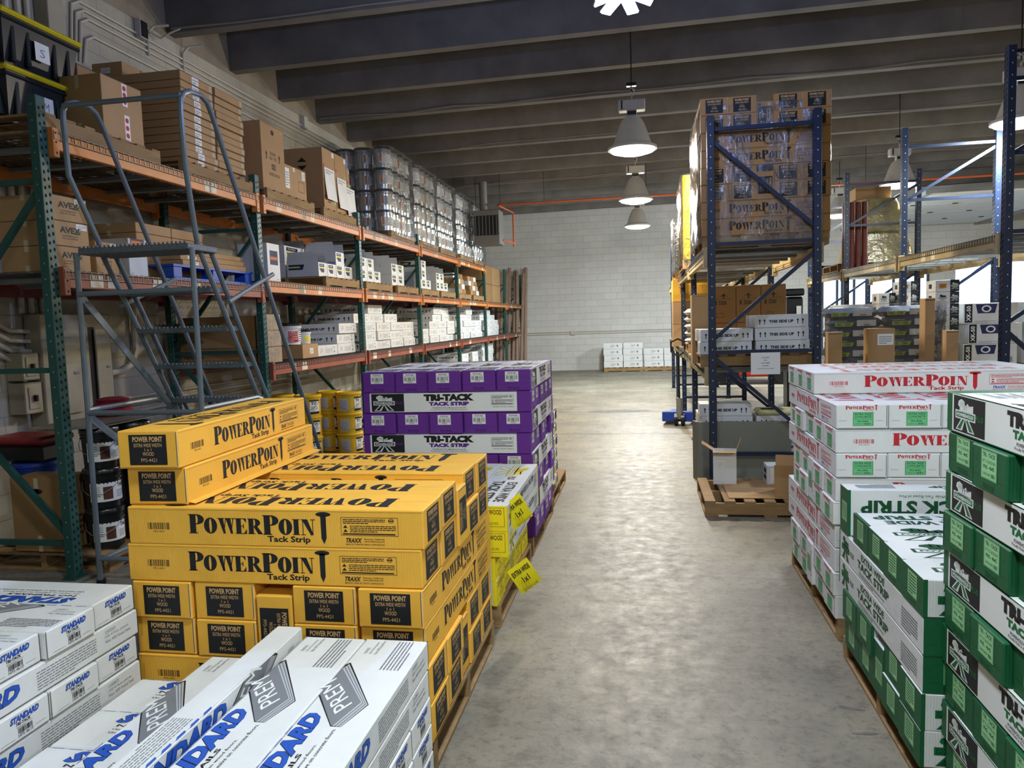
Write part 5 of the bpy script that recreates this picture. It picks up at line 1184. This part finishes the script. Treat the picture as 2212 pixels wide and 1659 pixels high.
# pallet jack
r = empty('pallet_jack', (.52, 11.45, 0), (0, 0, -1.72)); tag(r, 'blue and black hand pallet jack parked beside the navy rack', 'pallet jack')
b = MB()
for y in (-.27, .12): b.box((-.15, y, .05), (-1.2, y+.15, .09), M_PBL, .004)
b.build('forks', r); b = MB(); b.box((-.15, -.27, .05), (.0, .27, .20), M_PBL, .01); b.build('frame', r)
b = MB(); b.tube([(.06, 0, .1), (.06, 0, .42)], .05, M_STEEL, 12); b.build('pump', r)
b = MB(); b.tube([(.08, 0, .35), (.18, 0, 1.05)], .016, M_BLK, 8); b.tube([(.18, 0, 1.05), (.18, -.10, 1.12), (.20, -.10, 1.26), (.21, 0, 1.31), (.20, .10, 1.26), (.18, .10, 1.12), (.18, 0, 1.05)], .014, M_BLK, 8); b.build('handle', r)
for y in (-.05, .05): b = MB(); b.tube([(.06, y-.025, .09), (.06, y+.025, .09)], .09, M_BLK, 18); b.build('wheel', r)
# black cart, forklift far behind
r = empty('waste_cart', (2.06, 11.0, 0)); r.scale = (.62, .8, 1.08); tag(r, 'tall black plastic cart with label right of the navy rack', 'cart')
b = MB(); b.box((-.17, -.2, .12), (.17, .2, 1.72), M_PB, .03); b.box((-.10, -.225, .3), (.10, -.2, 1.5), M_BLK, .01); b.build('cart_body', r)
b = MB(); b.box((-.22, -.24, 1.73), (.19, .22, 1.82), M_PB, .02); b.build('lid', r); b = MB(); b.box((.02, -.232, 1.42), (.12, -.226, 1.60), PAPER); b.build('label', r)
for s_ in (-1, 1): b = MB(); b.tube([(s_*.14, -.02, .10), (s_*.17, -.02, .10)], .10, M_BLK, 16); b.build('wheel', r)
r = empty('forklift', (2.75, 18.4, 0)); tag(r, 'red forklift far behind the navy rack, only its low body showing', 'forklift'); MFR = mat('forklift_red', 'c3321f', .4, .06)
b = MB(); b.box((-.9, -.5, .18), (.5, .5, .85), MFR, .06); b.box((-1.15, -.5, .25), (-.85, .5, 1.1), MFR, .08); b.build('forklift_body', r)
b = MB(); b.box((-.55, -.22, .86), (-.1, .22, .98), M_BLK, .04); b.box((-.65, -.22, .95), (-.5, .22, 1.4), M_BLK, .04); b.build('seat', r)
b = MB()
for (x, y) in ((-.9, -.45), (-.9, .45), (.35, -.45), (.35, .45)): b.bar((x, y, .85), (x*.8, y, 2.1), .05, .05, M_BLK)
b.box((-.75, -.48, 2.08), (.32, .48, 2.13), M_BLK, .01); b.build('overhead_guard', r)
b = MB()
for y in (-.3, .3): b.box((.62, y-.04, .1), (.72, y+.04, 2.0), M_BLK, .005)
b.build('mast', r)
for (x, y, R) in ((-.85, -.42, .26), (-.85, .42, .26), (.45, -.44, .3), (.45, .44, .3)): b = MB(); b.tube([(x, y-.1, R), (x, y+.1, R)], R, M_BLK, 24); b.build('wheel', r)
# sacks of floor compound on a pallet between the racks
M_NC = mat('navy_sack', '3a4866', .5, .1, 8, .4, 14); NCG = mat('lime_ink', 'a9c92f', .5, 0)
def nc_bag():
    b = bag_mb(.60, .40, .135, M_NC, 3); f = Face(b, (-.30, -.197, 0), (1, 0, 0), (0, 0, 1)); f.l = .006
    f.poly([(.05, .03), (.24, .03), (.26, .075), (.05, .075)], NCG); f.rect(.29, .03, .50, .10, PAPER); f.up(.002); f.text('NC 150', .07, .037, .22, .068, INK, .02); f.text('NOVOPLAN', .05, .085, .18, .098, PAPER, .01); f.lines(.37, .035, .48, .055, GRYI, 1, .8, 2)
    return b.build('compound_sack', smooth=True)
ncb = nc_bag(); put_pallet(2.74, 9.85, 0, 0, 'wooden pallet under the navy compound sacks', None, sx=1.05)
for k in range(13):
    for c in range(2): place(ncb, (2.43+.62*c+(.05 if k % 2 else 0), 9.55, .13+k*.118), (0, 0, rj.uniform(-.03, .03)), f"navy sack printed NC 150, {('layer '+ORD[k]) if k < 12 else 'top layer'} from the pallet, {('left', 'right')[c]}", 'compound sacks on the pallet between the racks', 'sack')
wrap(1.30, .62, 1.62, 'clear film around the navy compound sacks', (2.76, 9.56, .10), 0, seed=9, rough=.01)
for i, (x, y, w_, h, lab) in enumerate(((1.93, 8.4, .14, 1.42, 'narrow upright kraft carton standing before the navy sacks'), (2.30, 8.3, .26, 1.45, 'wide upright kraft carton with paper slip standing before the navy sacks'), (3.16-.0, 8.6, .12, 1.40, 'upright kraft carton leaning left of the rack post'), (3.0, 8.75, .10, 1.75, 'tall thin kraft carton rising behind the leaning ones'))):
    carton('tall_kraft_carton', lab, x, y, y+.12+.05*(i % 2), .003, h, w_, B_KR, (lambda b, F, L, W, H: sticker(F['f'], .35*L, .88*H, .6*L, .08*H)) if i == 1 else taped, 'upright kraft cartons', face=0)
def ddark(b, F, L, W, H):
    f = F['f']; f.rect(.62*L, 0, L, H, mat('dark_board_print', '23282c', .6, .03)); f.up(); nail_hand_logo(f, .66*L, .2*H, .3*L, .6*H, INK, WHITE_INK)
    AMB = mat('amber_ink', 'c88a2c', .6, 0); alt = int(F['f'].o.x*1e4+H*1e6+rj.random()*2) % 2
    if alt: f.rect(.16*L, .3*H, .46*L, .7*H, AMB); f.up(); f.lines(.2*L, .35*H, .42*L, .65*H, INK, 3, .3, 2)
    else: nail_hand_logo(f, .14*L, .2*H, .34*L, .6*H, PAPER, INK)
    l = F['l']; l.rect(.3*W, .3*H, .62*W, .7*H, (mat('amber_ink', 'c88a2c', .6, 0), INK)[int(H*1e5) % 2]); l.frame(.12*W, .1*H, .9*W, .9*H, .003, GREYL)
for c, (x, y, z0_, n) in enumerate(((2.98, 10.3, 1.44, 3), (3.22, 10.25, 1.44, 4), (3.40, 9.6, .45, 11))):
    for k in range(n): carton('dark_sided_carton', f"dark sided carton with pale end, {ORD[k]} up, {('left', 'middle', 'right')[c]} column by the NC sacks", x, y, y+.30, z0_+k*.138 if c == 2 else 1.44+k*.138, z0_+k*.138+.1355 if c == 2 else 1.44+k*.138+.1355, .20 if c < 2 else .26, B_WHT, ddark, 'dark sided cartons', face=0)
carton('kraft_carton', 'long kraft carton base under the dark sided cartons', 2.9, 10.2, 10.6, .003, 1.437, .48, B_KR, taped, 'cartons right of the sacks', face=0); carton('kraft_carton', 'kraft carton base under the right dark sided column', 3.40, 9.55, 9.95, .003, .447, .28, B_KR, taped, 'cartons right of the sacks', face=0)
carton('white_flat_carton', 'pale flat carton lying above the navy sacks', 2.55, 10.6, 11.0, 1.60, 1.72, .75, B_WHT, None, 'cartons right of the sacks', face=0); carton('kraft_carton', 'kraft carton below the pale flat carton behind the sacks', 2.5, 10.65, 11.1, .003, 1.597, .38, B_KR, taped, 'cartons right of the sacks', face=0)
def dxk(b, F, L, W, H):
    f = F['f']; f.rect(.02*L, .05*H, .16*L, .97*H, INK); f.up(); f.text('XK-50', .05*L, .12*H, .13*L, .88*H, PAPER, .03, rot=90); f.poly([(.22*L, .95*H), (.26*L, .5*H), (.58*L, .5*H), (.62*L, .95*H)], NAVY); f.up(); f.ring(.42*L, .72*H, .09*L, .17*H, 0, 0, PAPER, 18); f.up(); f.ring(.42*L, .72*H, .06*L, .11*H, 0, 0, NAVY, 16); f.text('A', .405*L, .67*H, .435*L, .77*H, PAPER, .03); f.bars(.74*L, .1*H, .92*L, .35*H, INK, 12); f.lines(.2*L, .05*H, .6*L, .15*H, GRYI, 2, .4, 3)
for k in range(7):
    for c in range(2):
        m_ = (B_KR, B_KR2, B_WHT, B_KR, B_WHT, B_WHT, B_WHT)[k]
        if k < 4 and c == 0: carton('maroon_print_carton', f"carton with maroon print, {ORD[k]} up, left of rack post", 3.72, 9.62, 10.0, .003+k*.24, .003+k*.24+.237, .5, B_KR, lambda b, F, L, W, H: (F['f'].rect(.1*L, .1*H, .8*L, .9*H, mat('maroon_ink', '7e2740', .6, 0))), 'adhesive cartons on the right rack floor', face=0)
        else: carton('adhesive_carton', f"white carton printed XK-50, {ORD[k]} up, {('left', 'right')[c]} pile behind the right edge post", 3.72+.66*c+(.05 if k % 2 else 0), 9.62, 10.0, .003+k*.24 + (.24*1.0 if False else 0), .003+k*.24+.237, .58, m_, dxk, 'adhesive cartons on the right rack floor', face=0)
# loads on the second navy rack
put_pallet(3.75, 13.6, R2, 0, 'wooden pallet on the top shelf of second navy rack', None, sx=1.0)
b = MB(); M_GOLD = mat('wrapped_gold_film', 'b3a676', .25, .3, 6, 1.4, 14, metal=.1, spec=1.)
rr = random.Random(4); n = 22; m_ = 12; P = []
for j in range(m_+1):
    for q in range(n):
        t = 2*PI*q/n; e = 1-.42*(j/m_)**1.3; sx_ = math.copysign(abs(math.cos(t))**.45, math.cos(t)); sy_ = math.copysign(abs(math.sin(t))**.45, math.sin(t)); w_ = rr.uniform(-.02, .02)
        P.append((sx_*(.52*e+w_), sy_*(.5*e+w_), 1.05*j/m_))
b.v += P; i = b.mi(M_GOLD)
for j in range(m_):
    for q in range(n): b.f.append((j*n+q, j*n+(q+1) % n, (j+1)*n+(q+1) % n, (j+1)*n+q)); b.m.append(i)
b.f.append(tuple(m_*n+q for q in range(n))); b.m.append(i); b.f.append(tuple(range(n))[::-1]); b.m.append(i)
tag(b.build('wrapped_load', None, (3.86, 13.6, R2+.128), smooth=True), 'shiny crumpled film wrapped load on second navy rack under the lamp', 'load')
for k in range(4): b = MB(); b.tube([(0, 0, 0), (0, 0, 1.08)], .045, mat('maroon_tube', '6d3434', .4, .1), 12); tag(b.build('maroon_tube', None, (3.22+.10*k, 12.94, R2+.003)), f"maroon tube standing against the shiny wrapped load, {ORD[k]} from left", 'tube', 'maroon tubes by the wrapped load')
carton('kraft_carton', 'open kraft carton on top of the shiny wrapped load', 3.50, 13.4, 13.8, R2+.128+1.055, R2+.128+1.25, .55, B_KR, None, 'cartons right of the sacks', face=0)
# cartons on pallets at the far wall
def dfar(b, F, L, W, H): f = F['f']; f.lines(.38*L, .3*H, .62*L, .7*H, GRYI, 3, .4, 2); f.rect(.70*L, .35*H, .78*L, .65*H, GRYI); f.rect(.05*L, .88*H, .95*L, .9*H, GREYL)
_farp = None
for c, (x, n) in enumerate(((-1.22, 4), (-.62, 4), (.0, 3), (.60, 3))):
    for k in range(n):
        lab = f"white carton, {ORD[k]} up, {ORD[c]} column from left at the far wall"
        if _farp is None: _farp = carton('plain_white_carton', lab, x, 23.0, 23.5, .125+.19*k, .125+.19*k+.187, .575, B_WHT, dfar, 'white cartons at the far wall', 'carton', 0)
        else: o = _farp.copy(); COL.objects.link(o); o.location = (x+.2875+rj.uniform(-.01, .01), 23.25, .125+.19*k); o['label'] = lab
for c, x in enumerate((-.62, .60)): put_pallet(x, 23.25, 0, 0, f"wooden pallet under the {('left', 'right')[c]} white cartons at the far wall", 'pallets at the far wall', sx=1.0, sy=.5, sz=.98)
# white sacks standing past the purple stack
put_pallet(-1.42, 6.95, 0, 0, 'wooden pallet past the purple stack with white and green sacks', 'pallets along the left of the aisle', sx=1.02)
M_WG = mat('white_green_sack', 'd4d8cf', .5, .1, 6, .4, 14)
wg = bag_mb(.56, .40, .13, M_WG, 5); f = Face(wg, (.281, -.2, 0), (0, 1, 0), (0, 0, 1)); f.l = .004; f.rect(.05, .03, .15, .1, NCG); f.rect(.2, .03, .32, .1, NAVY); f.rect(.05, .11, .30, .12, NAVY)
wgb = wg.build('white_sack', smooth=True)
for k in range(6):
    for c in range(2): place(wgb, (-1.09-.57*c, 6.66+.0*k, .13+k*.118), (0, 0, rj.uniform(-.04, .04)), f"white sack with green band, {ORD[k]} up, {('aisle side', 'inner')[c]} pile past the purple stack", 'white sacks past the purple stack', 'sack')
# ---------------------------------------------------------------- fixtures on walls and under the roof
M_CND = mat('painted_conduit', 'bdb7a8', .5, .08, 6); M_PNL = mat('painted_panel', 'a39c88', .55, .1, 3); M_RPIPE = mat('orange_red_pipe', 'b4552f', .5, .08)
def tubes(name, label, cat, paths, r, m, group=None, n=8):
    b = MB()
    for p in paths: b.tube(p, r, m, n)
    o = b.build(name, smooth=True); tag(o, label, cat, group); return o
for k, z in enumerate((4.66, 4.60, 4.54, 4.40)):
    tubes('conduit', f"{('topmost', 'second', 'third', 'lowest')[k]} thin conduit running along the left wall under the roof", 'conduit', [[(-4.985, 6.1+.05*k, 4.1), (-4.985, 6.15+.05*k, z-.06), (-4.985, 6.25+.05*k, z), (-4.985, 22.4, z)]], .013, M_CND, 'conduits high on the left wall')
tubes('conduit', 'conduit bending down behind the pallet boxes near the left corner', 'conduit', [[(-4.98, 5.95, 3.3), (-4.98, 5.95, 3.98), (-4.98, 5.99, 4.05), (-4.98, 6.08, 4.09), (-4.98, 9.6, 4.10)]], .018, M_CND, 'conduits high on the left wall')
for y in (6.9, 7.5): tubes('conduit', f"short conduit rising to the beam, {'nearer' if y < 7 else 'farther'}", 'conduit', [[(-4.98, y+.3, 4.5), (-4.98, y+.3, 4.72), (-4.93, y+.34, 4.80), (-4.8, y+.4, 4.82)]], .014, M_CND, 'short conduits at the beam ends')
b = MB(); b.box((-4.995, 5.72, 3.35), (-4.86, 5.90, 4.74), M_PNL, .005); tag(b.build('cable_trough'), 'tall pale cable trough on the wall behind the black bins', 'cable trough')
for k, y in enumerate((5.3, 5.4, 5.52, 5.62)): tubes('conduit', f"vertical conduit, {ORD[k]} from the left, rising beside the cable trough", 'conduit', [[(-4.97, y, 1.84), (-4.97, y, 4.7)]], .022, M_CND, 'vertical conduits above the panels')
b = MB(); b.box((-4.995, 7.02, 4.62), (-4.93, 7.14, 4.80), M_GEAR, .003); b.box((-4.93, 7.03, 4.63), (-4.925, 7.13, 4.79), M_BLK); tag(b.build('junction_box'), 'small junction box high on the left wall near the first beams', 'junction box')
b = MB(); b.box((-4.995, 10.72, 4.62), (-4.93, 10.84, 4.80), M_GEAR, .003); tag(b.build('junction_box'), 'small junction box high on the left wall beyond the tall carton', 'junction box')
def panel(y0, y1, z0, z1, lab, sw=False):
    r = empty('electrical_panel', (-4.99, (y0+y1)/2, z0)); tag(r, lab, 'electrical panel', 'grey electrical boxes on the left wall'); w_, h = y1-y0, z1-z0
    b = MB(); b.box((0, -w_/2, 0), (.15, w_/2, h), M_PNL, .004); f = Face(b, (.15, -w_/2, 0), (0, 1, 0), (0, 0, 1)); f.frame(.004, .004, w_-.004, h-.004, .003, M_BLK)
    if not sw: f.rect(w_*.18, h*.07, w_*.42, h*.87, M_BLK)
    b.build('cabinet', r)
    b = MB()
    if sw: b.box((.15, -w_*.3, h*.15), (.158, w_*.3, h*.85), M_PNL, .003); b.box((.158, -.012, h*.4), (.185, .012, h*.6), M_BLK, .003); b.build('switch', r)
    else: b.box((.155, -w_*.14, h*.09), (.175, w_*.36, h*.85), M_PNL, .004, Matrix.Rotation(.0, 4, 'Z')); b.build('door', r); b = MB(); b.box((.175, w_*.18, h*.45), (.185, w_*.3, h*.47), M_STEEL, .002); b.build('latch', r)
panel(5.33, 5.77, .90, 1.83, 'large grey electrical panel, left of two, behind the first green post'); panel(5.79, 6.14, .95, 1.83, 'large grey electrical panel, right of two, with latch')
panel(5.12, 5.30, 1.03, 1.28, 'small grey switch box with lever low at the left edge', True); panel(5.12, 5.29, 1.30, 1.52, 'small grey box above the lever switch box', True)
for k in range(4): tubes('conduit', f"curved conduit entering the left panel, {ORD[k]} from top", 'conduit', [[(-4.95, 4.95-.03*k, 2.6), (-4.95, 4.96-.02*k, 1.9-.08*k), (-4.95, 5.02, 1.76-.08*k), (-4.95, 5.14, 1.70-.08*k), (-4.95, 5.33, 1.69-.08*k)]], .018, M_CND, 'curved conduits beside the panels')
tubes('conduit', 'thick conduit curving down to the right side of the panels', 'conduit', [[(-4.95, 6.62, 2.6), (-4.95, 6.62, 1.5), (-4.95, 6.55, 1.35), (-4.95, 6.4, 1.29), (-4.95, 6.14, 1.28)]], .03, M_CND, 'curved conduits beside the panels')
for k, z in enumerate((1.02, .95, .88)): tubes('conduit', f"{('upper', 'middle', 'lower')[k]} horizontal conduit low on the wall right of the panels", 'conduit', [[(-4.98, 6.15, z), (-4.98, 10.5, z)]], .014, M_CND, 'low conduits on the left wall')
for k, z in enumerate((1.235, 1.17)): tubes('conduit', f"{('upper', 'lower')[k]} horizontal conduit on the far wall", 'conduit', [[(-4.6, 23.88, z), (3.6, 23.88, z)]], .014, M_CND, 'conduits on the far wall')
b = MB(); b.box((-2.30, 23.84, 1.14), (-2.16, 23.895, 1.27), M_CND, .004); tag(b.build('junction_box'), 'small outlet box on the far wall conduit', 'junction box')
# unit heater and its gas pipe
HY = 16.6; hx1 = Xof(1079, HY, 3.7); r = empty('unit_heater', (hx1-.30, HY, 3.38)); tag(r, 'grey unit heater with black louvres hanging at the far left', 'heater')
MHT = mat('heater_grey', '70706c', .45, .08); b = MB(); b.box((-.30, 0, 0), (.30, .5, .76), MHT, .01); f = Face(b, (-.30, 0, 0), (1, 0, 0), (0, 0, 1)); f.rect(.03, .20, .57, .64, M_BLK); b.build('heater_body', r)
for q in range(7): b = MB(); b.box((-.25+q*.08, -.012, .21), (-.235+q*.08, -.002, .63), MHT); b.build('louvre', r)
b = MB(); b.ring if False else None; b.tube([(-.1, .25, .76), (-.1, .25, 1.42)], .09, MHT, 14); b.build('flue', r, smooth=True)
b = MB()
for x in (-.28, .28): b.tube([(x, .25, .76), (x, .25, 1.90)], .006, M_BLK, 5)
b.build('hanger_rod', r)
gz = onY(1075, 443, HY-.1).z; gx = onY(1075, 443, HY-.1).x
tubes('gas_pipe', 'orange red gas pipe crossing under the roof and dropping to the heater', 'pipe', [[(12.9, HY-.1, gz), (gx+.03, HY-.1, gz), (gx, HY-.07, gz), (gx+.12, HY+1.2, gz), (gx+.12, HY+1.2, 3.42)], [(gx+.12, HY+1.2, 3.5), (hx1+.0, HY+.42, 3.5)]], .022, M_RPIPE)
for k, x in enumerate((-2.1, .1, 2.3, 4.5)): tubes('hanger_rod', f"thin rod holding the orange gas pipe, {ORD[k]} from left", 'rod', [[(x, HY-.1, gz+.02), (x, HY-.1, 5.40+.0)]], .005, M_BLK, 'rods holding the gas pipe')
# cables slung along the tee stems
def sag(x0, x1, y, z, amp, n, seed):
    r = random.Random(seed); return [(x0+(x1-x0)*i/n, y, zr(x0+(x1-x0)*i/n)+z-(amp*r.random() if i % 3 else 0)) for i in range(n+1)]
M_CBL = mat('grey_cable', '8c877c', .6, 0)
for k, (y, z, amp, r_c) in enumerate(((7.50, .02, .02, .011), (11.24, .03, .05, .007), (13.72, .03, .06, .006), (17.46, .03, .05, .006))):
    tubes('cable', f"grey cable clipped along a roof beam, {ORD[k]} from the camera", 'cable', [sag(-4.9, 8, y, z, amp, 18, k)], r_c, M_CBL, 'cables along the roof beams')
tubes('cable', 'cable hanging from the junction box to the first visible beam', 'cable', [[(-4.93, 7.14, 4.72), (-4.9, 7.3, 4.70), (-4.85, 7.42, 4.80), (-4.8, 7.50, 4.86)]], .011, M_CBL, 'cables along the roof beams')
# overhead door run up under the roof at the far right
b = MB(); MDR = mat('white_door_panel', 'dcdfe0', .5, .05)
for q in range(4): b.box((5.9, 17.4+q*1.55, 4.02), (9.4, 17.4+q*1.55+1.52, 4.06), MDR, .004)
for q in range(1, 4):
    for x in (6.2, 7.1, 8.0, 8.9): b.box((x-.05, 17.4+q*1.55-.06, 4.005), (x+.05, 17.4+q*1.55+.04, 4.02), M_BLK)
tag(b.build('door_1'), kind='structure')
b = MB()
for x in (5.84, 9.46): b.box((x-.03, 17.0, 3.98), (x+.03, 23.8, 4.07), M_STEEL)
tag(b.build('trim_1'), kind='structure')
# saw-cut joints and marks on the floor
b = MB(); MJ = mat('joint_filler', '4f4c47', .8, .2, 4)
for y in (10.6, 13.1, 16.6, 20.1): b.box((-4.9, y, .0), (12.9, y+.012, .0012), MJ)
tag(b.build('trim_2'), kind='structure')
SM = mat('rubber_smudge', '6a6864', .7, .35, 12)
b = MB()
def blob(cx, cy, a, w_, ang, seed):
    r = random.Random(seed); n = 16; pts = []
    for q in range(n):
        t = 2*PI*q/n; e = r.uniform(.75, 1.1); x, y = a*math.cos(t)*e, w_*math.sin(t)*e
        pts.append((cx+x*math.cos(ang)-y*math.sin(ang), cy+x*math.sin(ang)+y*math.cos(ang), .0012))
    b.poly(pts, SM)
for (u, v, a, w_, ang) in ((1335, 888, .55, .22, .05), (1870, 1585, .055, .010, .1), (1840, 1530, .05, .012, -.3), (1085, 832, .3, .05, .0), (1260, 832, .45, .04, -.3)):
    p = onZ(u, v, 0); blob(p.x, p.y, a, w_, ang, int(u))
o = b.build('floor_stain'); tag(o, 'dark rubber and oil stains on the concrete floor of the aisle', 'stain', None, 'stuff')
